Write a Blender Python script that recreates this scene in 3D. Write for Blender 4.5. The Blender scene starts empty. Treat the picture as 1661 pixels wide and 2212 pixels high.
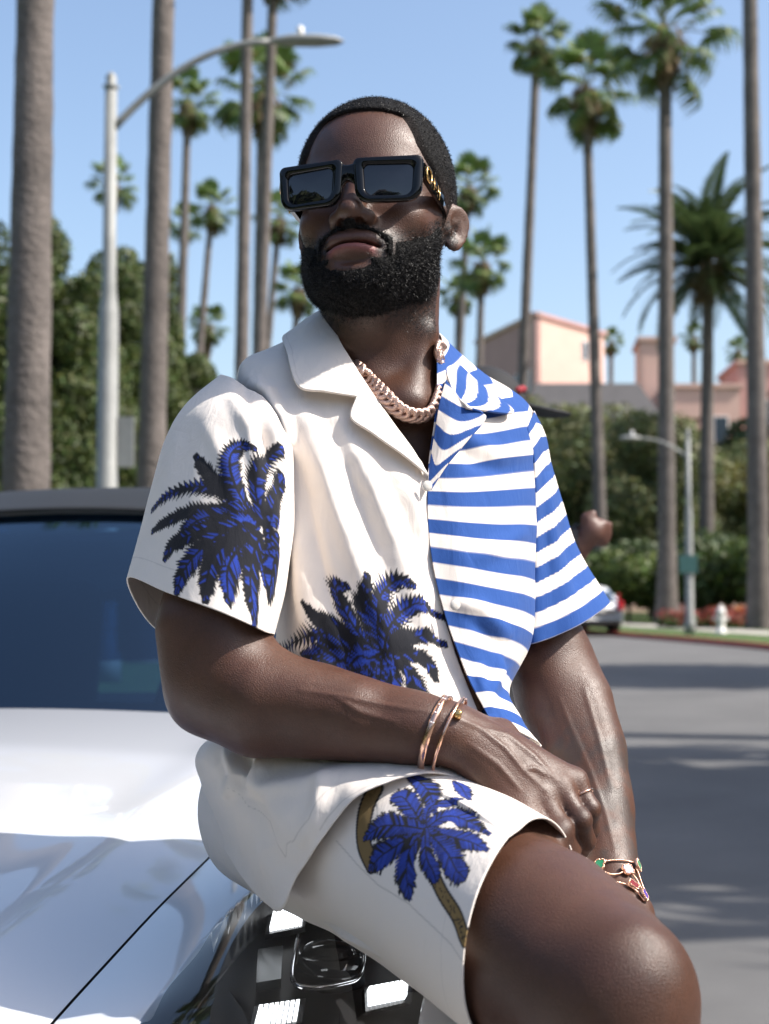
import bpy, bmesh, math, random
import numpy as np
from mathutils import Vector, Matrix, Quaternion
from mathutils.bvhtree import BVHTree
PI = math.pi
rad = math.radians
scene = bpy.context.scene
C = scene.collection
# ------------------------------------------------------------------ camera
F = 1480.0                       # focal length in pixels of a 769 x 1024 picture
CAMH = 1.30                      # lens height above the road
PITCH = math.atan(80.0 / F)
cam = bpy.data.cameras.new('camera')
camo = bpy.data.objects.new('camera', cam)
C.objects.link(camo)
camo.location = (0, 0, CAMH)
camo.rotation_euler = (PI / 2 + PITCH, 0, 0)
cam.sensor_fit = 'VERTICAL'
cam.sensor_height = 24.0
cam.lens = F / 1024 * 24.0
cam.clip_start = 0.05
cam.clip_end = 3000
cam.dof.use_dof = True
cam.dof.focus_distance = 1.54
cam.dof.aperture_fstop = 4.4
scene.camera = camo
# ------------------------------------------------------------------ sky, sun, exposure
SUN_EL = rad(46)
SUN_AZ = (0.98, -0.20)          # horizontal direction towards the sun
_n = math.hypot(*SUN_AZ)
SUN = Vector((SUN_AZ[0] / _n * math.cos(SUN_EL), SUN_AZ[1] / _n * math.cos(SUN_EL), math.sin(SUN_EL)))
world = bpy.data.worlds.new('World')
scene.world = world
world.use_nodes = True
wn = world.node_tree.nodes
sky = wn.new('ShaderNodeTexSky')
sky.sky_type = 'NISHITA'
sky.sun_disc = False
sky.sun_elevation = SUN_EL
sky.sun_rotation = math.atan2(SUN.x, SUN.y)
sky.air_density = 1.0
sky.dust_density = 2.4
sky.ozone_density = 1.2
bg = wn['Background']
bg.inputs['Strength'].default_value = 0.14
world.node_tree.links.new(sky.outputs['Color'], bg.inputs['Color'])
sl = bpy.data.lights.new('sun', 'SUN')
sl.energy = 4.4
sl.angle = rad(0.55)
sl.color = (1.0, 0.945, 0.87)
so = bpy.data.objects.new('sun', sl)
C.objects.link(so)
so.location = (8, -4, 12)
so.rotation_euler = SUN.to_track_quat('Z', 'Y').to_euler()
vs = scene.view_settings
scene.display_settings.display_device = 'sRGB'
vs.view_transform = 'Standard'
vs.look = 'None'
vs.exposure = 0.78
vs.gamma = 1.0
vs.use_curve_mapping = False

# ------------------------------------------------------------------ helpers
def ray(px, py):
    u = (px - 384.5) / F
    v = (512.0 - py) / F
    c, s = math.cos(PITCH), math.sin(PITCH)
    return Vector((u, c - v * s, s + v * c))
def P(px, py, D):
    """point on the ray of a pixel at the distance D along the street"""
    r = ray(px, py)
    return Vector((r.x / r.y * D, D, CAMH + r.z / r.y * D))
K = 1661 / 769.0
def Q(dx, dy, D):
    return P(dx / K, dy / K, D)
def project(V):
    """world points (n,3) -> pixels (n,2)"""
    V = np.asarray(V, dtype=float)
    c, s = math.cos(PITCH), math.sin(PITCH)
    x = V[:, 0]; y = V[:, 1]; z = V[:, 2] - CAMH
    f = y * c + z * s
    v = -y * s + z * c
    return np.stack([384.5 + F * x / f, 512.0 - F * v / f], 1)
def seed(n):
    return np.random.RandomState(n)

def link(name, me, mat=None, parent=None, label=None, cat=None, group=None, kind=None, smooth=False):
    o = bpy.data.objects.new(name, me)
    C.objects.link(o)
    if mat is not None and me is not None and len(me.materials) == 0:
        me.materials.append(mat)
    if parent is not None:
        o.parent = parent
        o.matrix_parent_inverse = parent.matrix_basis.inverted()
    if label: o['label'] = label
    if cat: o['category'] = cat
    if group: o['group'] = group
    if kind: o['kind'] = kind
    if smooth and me is not None:
        me.polygons.foreach_set('use_smooth', [True] * len(me.polygons))
    return o
def empty(name, loc=(0, 0, 0), rz=0, label=None, cat=None, group=None):
    o = bpy.data.objects.new(name, None)
    C.objects.link(o)
    o.location = loc
    o.rotation_euler = (0, 0, rz)
    o.empty_display_size = 0.1
    o['label'] = label
    o['category'] = cat
    if group: o['group'] = group
    return o
def child(o, parent, loc=None, rot=None, scale=None):
    """copy of a part mesh object placed in the parent's own space"""
    c = o.copy(); C.objects.link(c); c.parent = parent
    c.matrix_parent_inverse = Matrix()
    if loc is not None: c.location = loc
    if rot is not None: c.rotation_euler = rot
    if scale is not None: c.scale = scale
    return c
def mesh(name, V, Fc, smooth=True):
    me = bpy.data.meshes.new(name)
    V = np.asarray(V, dtype=np.float32)
    if isinstance(Fc, np.ndarray):
        n, k = Fc.shape
        me.vertices.add(len(V)); me.vertices.foreach_set('co', V.ravel())
        me.loops.add(n * k); me.loops.foreach_set('vertex_index', Fc.astype(np.int32).ravel())
        me.polygons.add(n); me.polygons.foreach_set('loop_start', np.arange(0, n * k, k, dtype=np.int32))
        me.polygons.foreach_set('loop_total', np.full(n, k, dtype=np.int32))
    else:
        me.from_pydata([tuple(map(float, v)) for v in V], [], [tuple(int(i) for i in f) for f in Fc])
    me.update(calc_edges=True)
    if smooth:
        me.polygons.foreach_set('use_smooth', np.ones(len(me.polygons), dtype=bool))
    return me
def col_attr(me, cols, name='Col'):
    a = me.color_attributes.new(name, 'FLOAT_COLOR', 'POINT')
    c = np.ones((len(me.vertices), 4), dtype=np.float32)
    c[:, :cols.shape[1]] = cols
    a.data.foreach_set('color', c.ravel())
def flt_attr(me, vals, name):
    a = me.attributes.new(name, 'FLOAT', 'POINT')
    a.data.foreach_set('value', np.asarray(vals, dtype=np.float32))
def grid_faces(nr, nc, wrap=False):
    i, j = np.meshgrid(np.arange(nr - 1), np.arange(nc if wrap else nc - 1), indexing='ij')
    j2 = (j + 1) % nc
    return np.stack([i * nc + j, i * nc + j2, (i + 1) * nc + j2, (i + 1) * nc + j], -1).reshape(-1, 4)
class MB:
    """collects simple shapes into one mesh"""
    def __init__(s): s.v = []; s.f = []; s.n = 0
    def add(s, V, Fc):
        V = np.asarray(V, dtype=float)
        s.v.append(V); s.f += [tuple(int(i) + s.n for i in f) for f in Fc]; s.n += len(V); return s
    def box(s, c, d, R=None):
        h = np.array(d) / 2.0
        V = np.array([(x, y, z) for x in (-1, 1) for y in (-1, 1) for z in (-1, 1)]) * h
        if R is not None: V = V @ np.array(R).T
        return s.add(V + np.array(c), [(0, 1, 3, 2), (4, 6, 7, 5), (0, 4, 5, 1), (2, 3, 7, 6), (0, 2, 6, 4), (1, 5, 7, 3)])
    def tube(s, pts, r, n=10, cap=True, closed=False):
        pts = np.array([tuple(p) for p in pts], dtype=float)
        m = len(pts)
        r = np.broadcast_to(np.asarray(r, dtype=float), (m,))
        if closed: t = np.roll(pts, -1, 0) - np.roll(pts, 1, 0)
        else: t = np.gradient(pts, axis=0)
        t /= np.linalg.norm(t, axis=1)[:, None] + 1e-12
        up = np.array([0, 0, 1.0]) if abs(t[0][2]) < .9 else np.array([1.0, 0, 0])
        a = np.cross(up, t[0]); a /= np.linalg.norm(a)
        V = []
        for k in range(m):
            a = a - t[k] * np.dot(a, t[k]); a /= np.linalg.norm(a) + 1e-12
            b = np.cross(t[k], a)
            for q in range(n):
                an = 2 * PI * q / n
                V.append(pts[k] + r[k] * (a * math.cos(an) + b * math.sin(an)))
        Fc = []
        for k in range(m if closed else m - 1):
            k2 = (k + 1) % m
            for q in range(n):
                Fc.append((k * n + q, k * n + (q + 1) % n, k2 * n + (q + 1) % n, k2 * n + q))
        if cap and not closed:
            Fc.append(tuple(range(n - 1, -1, -1))); Fc.append(tuple(range((m - 1) * n, m * n)))
        return s.add(V, Fc)
    def lathe(s, prof, n=16, c=(0, 0, 0)):
        V = [(r * math.cos(2 * PI * k / n) + c[0], r * math.sin(2 * PI * k / n) + c[1], z + c[2]) for r, z in prof for k in range(n)]
        Fc = [(i * n + k, i * n + (k + 1) % n, (i + 1) * n + (k + 1) % n, (i + 1) * n + k) for i in range(len(prof) - 1) for k in range(n)]
        Fc.append(tuple(range(n - 1, -1, -1))); Fc.append(tuple(range((len(prof) - 1) * n, len(prof) * n)))
        return s.add(V, Fc)
    def me(s, name, smooth=False):
        return mesh(name, np.concatenate(s.v) if s.v else np.zeros((0, 3)), s.f, smooth)
    def build(s, name, mat, parent=None, smooth=False, bevel=0, **k):
        me = s.me(name, smooth)
        o = link(name, me, mat, parent, **k)
        if bevel:
            b = o.modifiers.new('bevel', 'BEVEL'); b.width = bevel; b.segments = 2; b.limit_method = 'ANGLE'
        return o

# ------------------------------------------------------------------ materials
def mat(name, base=(.5, .5, .5), rough=.6, metal=0.0, spec=.5, nscale=0, namt=.0, bump=0, bscale=50, bdist=.01, attr=None, coat=0, **kw):
    m = bpy.data.materials.new(name)
    m.use_nodes = True
    nt = m.node_tree; N = nt.nodes; L = nt.links
    b = N['Principled BSDF']
    b.inputs['Base Color'].default_value = (*base, 1)
    b.inputs['Roughness'].default_value = rough
    b.inputs['Metallic'].default_value = metal
    b.inputs['Specular IOR Level'].default_value = spec
    if coat:
        b.inputs['Coat Weight'].default_value = coat
        b.inputs['Coat Roughness'].default_value = kw.get('coat_rough', .03)
    tc = N.new('ShaderNodeTexCoord')
    src = None
    if attr:
        at = N.new('ShaderNodeAttribute'); at.attribute_name = attr; src = at.outputs['Color']
        L.new(src, b.inputs['Base Color'])
    if nscale:
        n = N.new('ShaderNodeTexNoise'); n.inputs['Scale'].default_value = nscale
        n.inputs['Detail'].default_value = 6; n.inputs['Roughness'].default_value = .65
        L.new(tc.outputs['Object'], n.inputs['Vector'])
        mr = N.new('ShaderNodeMapRange'); mr.inputs[1].default_value = .25; mr.inputs[2].default_value = .75
        mr.inputs[3].default_value = 1 - namt; mr.inputs[4].default_value = 1 + namt
        L.new(n.outputs['Fac'], mr.inputs[0])
        mx = N.new('ShaderNodeVectorMath'); mx.operation = 'SCALE'
        if src is not None: L.new(src, mx.inputs[0])
        else: mx.inputs[0].default_value = base
        L.new(mr.outputs[0], mx.inputs['Scale'])
        L.new(mx.outputs[0], b.inputs['Base Color'])
    if bump:
        n2 = N.new('ShaderNodeTexNoise'); n2.inputs['Scale'].default_value = bscale; n2.inputs['Detail'].default_value = kw.get('bdetail', 4)
        L.new(tc.outputs['Object'], n2.inputs['Vector'])
        bp = N.new('ShaderNodeBump'); bp.inputs['Strength'].default_value = bump; bp.inputs['Distance'].default_value = bdist
        L.new(n2.outputs['Fac'], bp.inputs['Height'])
        L.new(bp.outputs['Normal'], b.inputs['Normal'])
    return m
def bsdf(m): return m.node_tree.nodes['Principled BSDF']
def set_in(m, **k):
    for a, v in k.items(): bsdf(m).inputs[a.replace('_', ' ')].default_value = v
    return m
# ================================================================== sculpting: distance fields to meshes
def A3(v): return np.array(tuple(v), dtype=np.float32)
def smin(a, b, k):
    h = np.maximum(k - np.abs(a - b), 0) / k
    return np.minimum(a, b) - h * h * k * .25
def smax(a, b, k): return -smin(-a, -b, k)
def s_ell(p, c, r, R=None):
    q = p - A3(c)
    if R is not None: q = q @ np.asarray(R, dtype=np.float32)
    r = A3(r)
    k0 = np.sqrt(((q / r) ** 2).sum(1)); k1 = np.sqrt(((q / (r * r)) ** 2).sum(1)) + 1e-9
    return k0 * (k0 - 1) / k1
def s_cone(p, a, b, ra, rb):
    a = A3(a); b = A3(b); d = b - a; L2 = float((d * d).sum())
    t = np.clip(((p - a) @ d) / L2, 0, 1)
    return np.sqrt(((p - a - t[:, None] * d) ** 2).sum(1)) - (ra + (rb - ra) * t)
def s_chain(p, pts, rs, k=.01):
    d = None
    for i in range(len(pts) - 1):
        e = s_cone(p, pts[i], pts[i + 1], rs[i], rs[i + 1])
        d = e if d is None else smin(d, e, k)
    return d
def sstep(a, b, x):
    t = np.clip((x - a) / (b - a), 0, 1); return t * t * (3 - 2 * t)
def seg_dist2(q, pts):
    """2-D distance of q (n,2) to a polyline, and the parameter along it"""
    pts = np.asarray(pts, dtype=float); best = np.full(len(q), 1e9); par = np.zeros(len(q)); n = len(pts) - 1
    for i in range(n):
        a = pts[i]; d = pts[i + 1] - a; L = (d * d).sum() + 1e-12
        t = np.clip(((q - a) @ d) / L, 0, 1); e = np.sqrt(((q - a - t[:, None] * d) ** 2).sum(1))
        m = e < best; best[m] = e[m]; par[m] = (i + t[m]) / n
    return best, par
def surface_nets(fn, lo, hi, h, B=8, slack=1.7):
    lo = np.array(lo, dtype=np.float64); hi = np.array(hi, dtype=np.float64)
    nb = np.ceil((hi - lo) / (h * B)).astype(int)
    bi = np.stack(np.meshgrid(*[np.arange(n) for n in nb], indexing='ij'), -1).reshape(-1, 3)
    ctr = (lo + (bi + .5) * B * h).astype(np.float32)
    d = np.concatenate([fn(ctr[i:i + 60000]) for i in range(0, len(ctr), 60000)])
    bi = bi[np.abs(d) < B * h * .87 * slack + .003]
    g = np.stack(np.meshgrid(*[np.arange(B + 1)] * 3, indexing='ij'), -1).reshape(-1, 3)
    S = 100000
    Vp = []; Vk = []; Ed = []
    step = 400
    for s in range(0, len(bi), step):
        b = bi[s:s + step]
        idx = b[:, None, :] * B + g[None]
        d = fn((lo + idx.reshape(-1, 3) * h).astype(np.float32)).reshape(len(b), B + 1, B + 1, B + 1)
        ins = d < 0
        c8 = [ins[:, i:i + B, j:j + B, k:k + B] for i in (0, 1) for j in (0, 1) for k in (0, 1)]
        cnt = sum(c.astype(np.int8) for c in c8)
        cells = np.argwhere((cnt > 0) & (cnt < 8))
        if len(cells):
            bq, ci = cells[:, 0], cells[:, 1:]
            acc = np.zeros((len(cells), 3)); num = np.zeros(len(cells))
            dc = {}
            for i in (0, 1):
                for j in (0, 1):
                    for k in (0, 1): dc[i, j, k] = d[bq, ci[:, 0] + i, ci[:, 1] + j, ci[:, 2] + k]
            for ax in range(3):
                for u in (0, 1):
                    for v in (0, 1):
                        o0 = [0, 0, 0]; o = [x for x in range(3) if x != ax]
                        o0[o[0]] = u; o0[o[1]] = v; o1 = list(o0); o1[ax] = 1
                        a = dc[tuple(o0)]; e = dc[tuple(o1)]
                        m = (a < 0) != (e < 0)
                        t = np.where(m, a / np.where(m, a - e, 1), 0)
                        pt = np.tile(np.array(o0, dtype=float), (len(cells), 1)); pt[:, ax] = t
                        acc += pt * m[:, None]; num += m
            gc = b[bq] * B + ci
            Vp.append(lo + (gc + acc / num[:, None]) * h); Vk.append((gc[:, 0] * S + gc[:, 1]) * S + gc[:, 2])
        for ax in range(3):
            sl0 = [slice(0, B)] * 3; sl1 = [slice(0, B)] * 3
            sl1[ax] = slice(1, B + 1)
            a = ins[(slice(None),) + tuple(sl0)]; e = ins[(slice(None),) + tuple(sl1)]
            w = np.argwhere(a != e)
            if len(w):
                gi = b[w[:, 0]] * B + w[:, 1:]
                Ed.append(np.column_stack([gi, np.full(len(w), ax), a[tuple(w.T)].astype(int)]))
    V = np.concatenate(Vp); Kk = np.concatenate(Vk); o = np.argsort(Kk); V = V[o]; Kk = Kk[o]
    E = np.concatenate(Ed); quads = []
    for ax in range(3):
        e = E[E[:, 3] == ax]; gi = e[:, :3]
        o1, o2 = [x for x in range(3) if x != ax]
        ids = []; ok = np.ones(len(e), bool)
        for u, v in ((0, 0), (1, 0), (1, 1), (0, 1)):
            c = gi.copy(); c[:, o1] -= u; c[:, o2] -= v
            key = (c[:, 0] * S + c[:, 1]) * S + c[:, 2]
            q = np.clip(np.searchsorted(Kk, key), 0, len(Kk) - 1); ok &= Kk[q] == key; ids.append(q)
        qd = np.stack(ids, 1)
        flip = (e[:, 4] == 1) ^ (ax == 1)
        qd[~flip] = qd[~flip][:, ::-1]
        quads.append(qd[ok])
    return V, np.concatenate(quads)
def relax(V, Fc, it=1, lam=.5):
    n = len(V)
    for _ in range(it):
        acc = np.zeros_like(V); cnt = np.zeros(n)
        for a, b in ((0, 1), (1, 2), (2, 3), (3, 0)):
            for x, y in ((a, b), (b, a)):
                for c in range(3): acc[:, c] += np.bincount(Fc[:, x], V[Fc[:, y], c], n)
                cnt += np.bincount(Fc[:, x], minlength=n)
        V = V + lam * (acc / np.maximum(cnt, 1)[:, None] - V)
    return V
def trim(V, Fc, keep):
    """keep the faces whose vertices are all kept"""
    Fc = Fc[keep[Fc].all(1)]
    used = np.zeros(len(V), bool); used[Fc.ravel()] = True
    mp = np.cumsum(used) - 1
    return V[used], mp[Fc], used
def vnormals(V, Fc):
    n = np.cross(V[Fc[:, 2]] - V[Fc[:, 0]], V[Fc[:, 3]] - V[Fc[:, 1]])
    out = np.zeros_like(V)
    for k in range(4):
        for c in range(3): out[:, c] += np.bincount(Fc[:, k], n[:, c], len(V))
    return out / (np.linalg.norm(out, axis=1)[:, None] + 1e-12)
class Noise3:
    def __init__(s, sd, n=32): s.g = seed(sd).uniform(-1, 1, (n, n, n)).astype(np.float32); s.n = n
    def __call__(s, p):
        n = s.n; i = np.floor(p).astype(int); f = (p - i).astype(np.float32); f = f * f * (3 - 2 * f)
        r = 0
        for a in (0, 1):
            for b in (0, 1):
                for c in (0, 1):
                    w = (f[:, 0] if a else 1 - f[:, 0]) * (f[:, 1] if b else 1 - f[:, 1]) * (f[:, 2] if c else 1 - f[:, 2])
                    r = r + w * s.g[(i[:, 0] + a) % n, (i[:, 1] + b) % n, (i[:, 2] + c) % n]
        return r
NOI = Noise3(5)
# ================================================================== the setting
M = {}
M['asphalt'] = mat('asphalt', (.118, .115, .112), .85, nscale=.7, namt=.22, bump=.6, bscale=160, bdist=.006)
M['grass'] = mat('grass', (.075, .125, .028), .9, nscale=3, namt=.45, bump=.8, bscale=60, bdist=.05)
M['concrete'] = mat('concrete', (.40, .37, .33), .85, nscale=1.5, namt=.15, bump=.3, bscale=80)
M['red_paint'] = mat('red_kerb_paint', (.30, .035, .03), .6, nscale=4, namt=.3)
M['bark'] = mat('palm_bark', (.125, .106, .096), .9, nscale=2.2, namt=.45, bump=.9, bscale=14, bdist=.05)
M['skirt'] = mat('dry_fronds', (.17, .125, .075), .9, attr='Col')
M['leaf'] = mat('palm_leaf', (.07, .11, .03), .5, attr='Col')
M['foliage'] = mat('foliage', (.05, .09, .02), .55, attr='Col')
for k in ('leaf', 'foliage', 'skirt'):
    m = M[k]; b = bsdf(m); nt = m.node_tree
    tr = nt.nodes.new('ShaderNodeBsdfTranslucent'); mx = nt.nodes.new('ShaderNodeMixShader'); mx.inputs[0].default_value = .28
    at = [n for n in nt.nodes if n.type == 'ATTRIBUTE'][0]
    nt.links.new(at.outputs['Color'], tr.inputs['Color'])
    out = nt.nodes['Material Output']
    nt.links.new(b.outputs[0], mx.inputs[1]); nt.links.new(tr.outputs[0], mx.inputs[2]); nt.links.new(mx.outputs[0], out.inputs['Surface'])
M['galv'] = mat('galvanised_post', (.26, .265, .255), .55, .1, nscale=3, namt=.18)
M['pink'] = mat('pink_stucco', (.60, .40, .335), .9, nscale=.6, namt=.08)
M['pinkdark'] = mat('rose_shaded_stucco', (.47, .27, .245), .9, nscale=.6, namt=.08)  # deeper rose; on the tall block it paints in the shade of one side
M['darkroof'] = mat('grey_roof', (.07, .066, .068), .8, nscale=1, namt=.2)
M['wglass'] = mat('window_glass', (.05, .07, .09), .1)
M['white'] = mat('white_trim', (.75, .73, .70), .6)

def strip(poly_l, poly_r, z, name, m, kind='structure', thick=0):
    n = len(poly_l)
    V = [(x, y, z) for x, y in poly_l] + [(x, y, z) for x, y in poly_r]
    Fc = [(i, n + i, n + i + 1, i + 1) for i in range(n - 1)]
    return link(name, mesh(name, V, Fc, False), m, kind=kind)
def smooth_line(pts, n=8):
    pts = [Vector((*p, 0)) for p in pts]; out = []
    for i in range(len(pts) - 1):
        a = pts[max(i - 1, 0)]; b = pts[i]; c = pts[i + 1]; d = pts[min(i + 2, len(pts) - 1)]
        for k in range(n):
            t = k / n
            q = .5 * ((2 * b) + (c - a) * t + (2 * a - 5 * b + 4 * c - d) * t * t + (-a + 3 * b - 3 * c + d) * t ** 3)
            out.append((q.x, q.y))
    out.append((pts[-1].x, pts[-1].y)); return out
def offs(line, d):
    L = np.array(line); t = np.gradient(L, axis=0); t /= np.linalg.norm(t, axis=1)[:, None]
    return [tuple(p) for p in L + np.stack([t[:, 1], -t[:, 0]], 1) * d]
RK = smooth_line([(11.2, -40), (10.6, -10), (10.3, 8), (9.7, 20), (8.6, 33), (7.1, 42), (4.6, 54), (.5, 70), (-6, 90)])
LK = smooth_line([(-2.15, -40), (-2.15, -10), (-2.15, 8), (-2.4, 20), (-3.6, 33), (-5.6, 42), (-8.6, 54), (-14, 70), (-22, 90)])
V = [(-900, -900, -.03), (900, -900, -.03), (900, 1500, -.03), (-900, 1500, -.03)]
link('ground', mesh('ground', V, [(0, 1, 2, 3)], False), M['grass'], kind='structure')
strip(LK, RK, 0.0, 'road', M['asphalt'])
def kerb(line, side, m, name):
    a = line; b = offs(line, .16 * side)
    n = len(a)
    V = [(x, y, -.02) for x, y in a] + [(x, y, .13) for x, y in a] + [(x, y, .13) for x, y in b] + [(x, y, -.02) for x, y in b]
    Fc = []
    for i in range(n - 1):
        for k in range(3): Fc.append((k * n + i, k * n + i + 1, (k + 1) * n + i + 1, (k + 1) * n + i))
    link(name, mesh(name, V, Fc, False), m, kind='structure')
kerb(RK, 1, M['red_paint'], 'kerb')
kerb(LK, -1, M['concrete'], 'kerb_near')
strip(offs(RK, .16), offs(RK, 3.0), .125, 'verge', M['grass'])
strip(offs(RK, 3.0), offs(RK, 4.8), .129, 'pavement', M['concrete'])
strip(offs(RK, 4.8), offs(RK, 60), .125, 'lawn', M['grass'])
strip(offs(LK, -3.2), offs(LK, -.16), .125, 'verge_near', M['grass'])
strip(offs(LK, -5.0), offs(LK, -3.2), .129, 'pavement_near', M['concrete'])
strip(offs(LK, -60), offs(LK, -5.0), .125, 'lawn_near', M['grass'])

# ---------------------------------------------------------------- palms
def frond_fan(rs, R=1.0, pet=1.0, droop=.5, green=1.0):
    """one fan leaf along +x: stalk, then a half disc of drooping segments"""
    V = []; Fc = []; cols = []
    def quad(a, b, c, d, col):
        n = len(V); V.extend([a, b, c, d]); Fc.append((n, n + 1, n + 2, n + 3)); cols.extend([col] * 4)
    g0 = np.array([.060, .095, .024]) * green
    yel = np.array([.24, .22, .07])
    def stalk(s): return np.array([s * pet, 0, .16 * pet * s * (1 - s) * 2 - .10 * s * s])
    for k in range(4):
        a = stalk(k / 4); b = stalk((k + 1) / 4)
        w = np.array([0, .03, 0]); quad(a - w, a + w, b + w, b - w, (.14, .15, .05))
        w = np.array([0, 0, .02]); quad(a - w, a + w, b + w, b - w, (.14, .15, .05))
    hub = stalk(1.0)
    n = 26
    for k in range(n):
        an = rad(-125 + 250 * (k + .5) / n) + rs.uniform(-.04, .04)
        L = R * (1.0 - .25 * abs(an) / rad(125)) * rs.uniform(.85, 1.08)
        d = np.array([math.cos(an), math.sin(an), .12])
        s = np.array([-math.sin(an), math.cos(an), 0])
        fold = (-1) ** k * .03
        col = g0 * rs.uniform(.7, 1.35)
        if rs.rand() < .10: col = yel * rs.uniform(.6, 1)
        p0 = hub; p1 = hub + d * L * .55 + np.array([0, 0, fold])
        p2 = hub + d * L * .86 + np.array([0, 0, -droop * L * .16 + fold])
        p3 = hub + d * L * (1.0 - .12 * droop) + np.array([0, 0, -droop * L * .62])
        w1 = .085 * L; w2 = .05 * L
        quad(p0 - s * .01, p0 + s * .01, p1 + s * w1, p1 - s * w1, col)
        quad(p1 - s * w1, p1 + s * w1, p2 + s * w2, p2 - s * w2, col * 1.05)
        quad(p2 - s * w2, p2 + s * w2, p3 + s * .006, p3 - s * .006, col * 1.15 + yel * .12)
    me = mesh('frond', V, Fc, False); col_attr(me, np.array(cols)); me.materials.append(M['leaf']); return me
def frond_feather(rs, L=3.6):
    V = []; Fc = []; cols = []
    def quad(a, b, c, d, col):
        n = len(V); V.extend([a, b, c, d]); Fc.append((n, n + 1, n + 2, n + 3)); cols.extend([col] * 4)
    def mid(s): return np.array([L * (s - .18 * s ** 3), 0, L * (.10 * s - .46 * s ** 2.4)])
    for k in range(14):
        a = mid(k / 14); b = mid((k + 1) / 14); w = np.array([0, .035 * (1.05 - k / 14), 0])
        quad(a - w, a + w, b + w, b - w, (.16, .17, .06))
    for k in range(46):
        s = .10 + .9 * k / 46; p = mid(s); t = mid(min(s + .02, 1.02)) - mid(s); t /= np.linalg.norm(t)
        for sd in (-1, 1):
            ln = L * .135 * math.sin(PI * min(1, .16 + .84 * s) ** .8) * rs.uniform(.85, 1.1) + .06
            d = t * .62 + np.array([0, sd * .74, .18 + rs.uniform(-.1, .1)]); d /= np.linalg.norm(d)
            w = np.cross(d, [0, 0, 1.0]); w /= np.linalg.norm(w); w *= .038
            c = np.array([.055, .085, .030]) * rs.uniform(.7, 1.35)
            e = p + d * ln + np.array([0, 0, -.10 * ln])
            m = p + d * ln * .55
            quad(p - w * .5, p + w * .5, m + w, m - w, c); quad(m - w, m + w, e + w * .1, e - w * .1, c * 1.1)
    me = mesh('frond', V, Fc, False); col_attr(me, np.array(cols)); me.materials.append(M['leaf']); return me
_rs = seed(3)
FAN = [frond_fan(_rs, .84, 1.22, d, g) for d, g in ((.25, 1.9), (.6, 1.7), (1.0, 1.5), (1.3, 1.3))]
FEA = [frond_feather(_rs, L) for L in (3.4, 3.7, 4.0)]
def skirt_me(rs, R, H):
    V = []; Fc = []; cols = []
    for k in range(170):
        an = rs.uniform(0, 2 * PI); z = -rs.uniform(0, H); r = R * (.55 + .45 * (1 + z / H)) * rs.uniform(.6, 1.1)
        l = rs.uniform(.35, .8) * min(1, H); w = rs.uniform(.04, .10)
        c = np.array([math.cos(an), math.sin(an), 0]); s = np.array([-c[1], c[0], 0])
        a = c * r * .6 + np.array([0, 0, z + .1]); b = c * r + np.array([0, 0, z - l]); n = len(V)
        V += [a - s * w * .4, a + s * w * .4, b + s * w, b - s * w]; Fc.append((n, n + 1, n + 2, n + 3))
        cols += [np.array([.20, .145, .085]) * rs.uniform(.5, 1.3)] * 4
    me = mesh('dead_frond_skirt', V, Fc, False); col_attr(me, np.array(cols)); me.materials.append(M['skirt']); return me
def trunk_me(pts, r0, r1, rs, flare=1.35, n=14, rings=46):
    pts = [Vector(p) for p in pts]
    a, b = pts[0], pts[-1]; V = []
    for i in range(rings + 1):
        t = i / rings; c = a.lerp(b, t)
        if len(pts) == 3:
            c = (1 - t) ** 2 * pts[0] + 2 * t * (1 - t) * pts[1] + t * t * pts[2]
        r = r0 + (r1 - r0) * t ** .8
        r *= 1 + (flare - 1) * math.exp(-t * 22)
        r *= rs.uniform(.975, 1.03)
        for k in range(n):
            an = 2 * PI * k / n; q = r * rs.uniform(.97, 1.03)
            V.append((c.x + q * math.cos(an), c.y + q * math.sin(an), c.z))
    Fc = grid_faces(rings + 1, n, True)
    return mesh('trunk', V, Fc, True)
def palm(base, top, r0, r1, R, label, sd, nf=22, kind='fan', skirt=1.0, group='palms along the street', crown=True, up=0.0, bend=(0, 0)):
    rs = seed(sd)
    base = Vector(base); top = Vector(top)
    t = empty('palm_tree', base, 0, label, 'palm tree', group)
    mid = (base + top) / 2 + Vector((bend[0], bend[1], 0))
    me = trunk_me([Vector((0, 0, -.05)), mid - base, top - base], r0, r1, rs)
    tr = bpy.data.objects.new('trunk', me); C.objects.link(tr); me.materials.append(M['bark']); tr.parent = t
    if not crown: return t
    if skirt:
        sk = skirt_me(rs, R * .34, R * .62 * skirt)
        s = bpy.data.objects.new('dead_frond_skirt', sk); C.objects.link(s); s.parent = t; s.location = top - base + Vector((0, 0, .1))
    src = FAN if kind == 'fan' else FEA
    for k in range(nf):
        f = (k + .5) / nf
        el = rad(82) - (rad(82) + rad(52 if kind == 'fan' else 30)) * f ** .95 + rs.uniform(-.14, .14)
        az = k * 2.39996 + rs.uniform(-.25, .25)
        idx = min(3, int(f * 4)) if kind == 'fan' else k % 3
        o = bpy.data.objects.new('frond', src[idx]); C.objects.link(o); o.parent = t
        o.location = top - base + Vector((0, 0, .15 - .3 * f * (R / 2)))
        o.rotation_mode = 'QUATERNION'
        q = Quaternion((0, 0, 1), az) @ Quaternion((0, 1, 0), -el) @ Quaternion((1, 0, 0), rs.uniform(-.5, .5))
        o.rotation_quaternion = q
        s = R / (2.0 if kind == 'fan' else 3.3) * rs.uniform(.85, 1.1)
        o.scale = (s, s, s)
    return t
def palm_px(bx, by, tx, ty, D, R, label, sd, r0=None, **k):
    b = P(bx, by, D); t = P(tx, ty, D)
    b = Vector((b.x + (b.x - t.x) / max(t.z - b.z, .1) * (b.z - .12), D, .12))
    return palm(b, t, r0 or .30, (r0 or .30) * .62, R, label, sd, **k)
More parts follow.
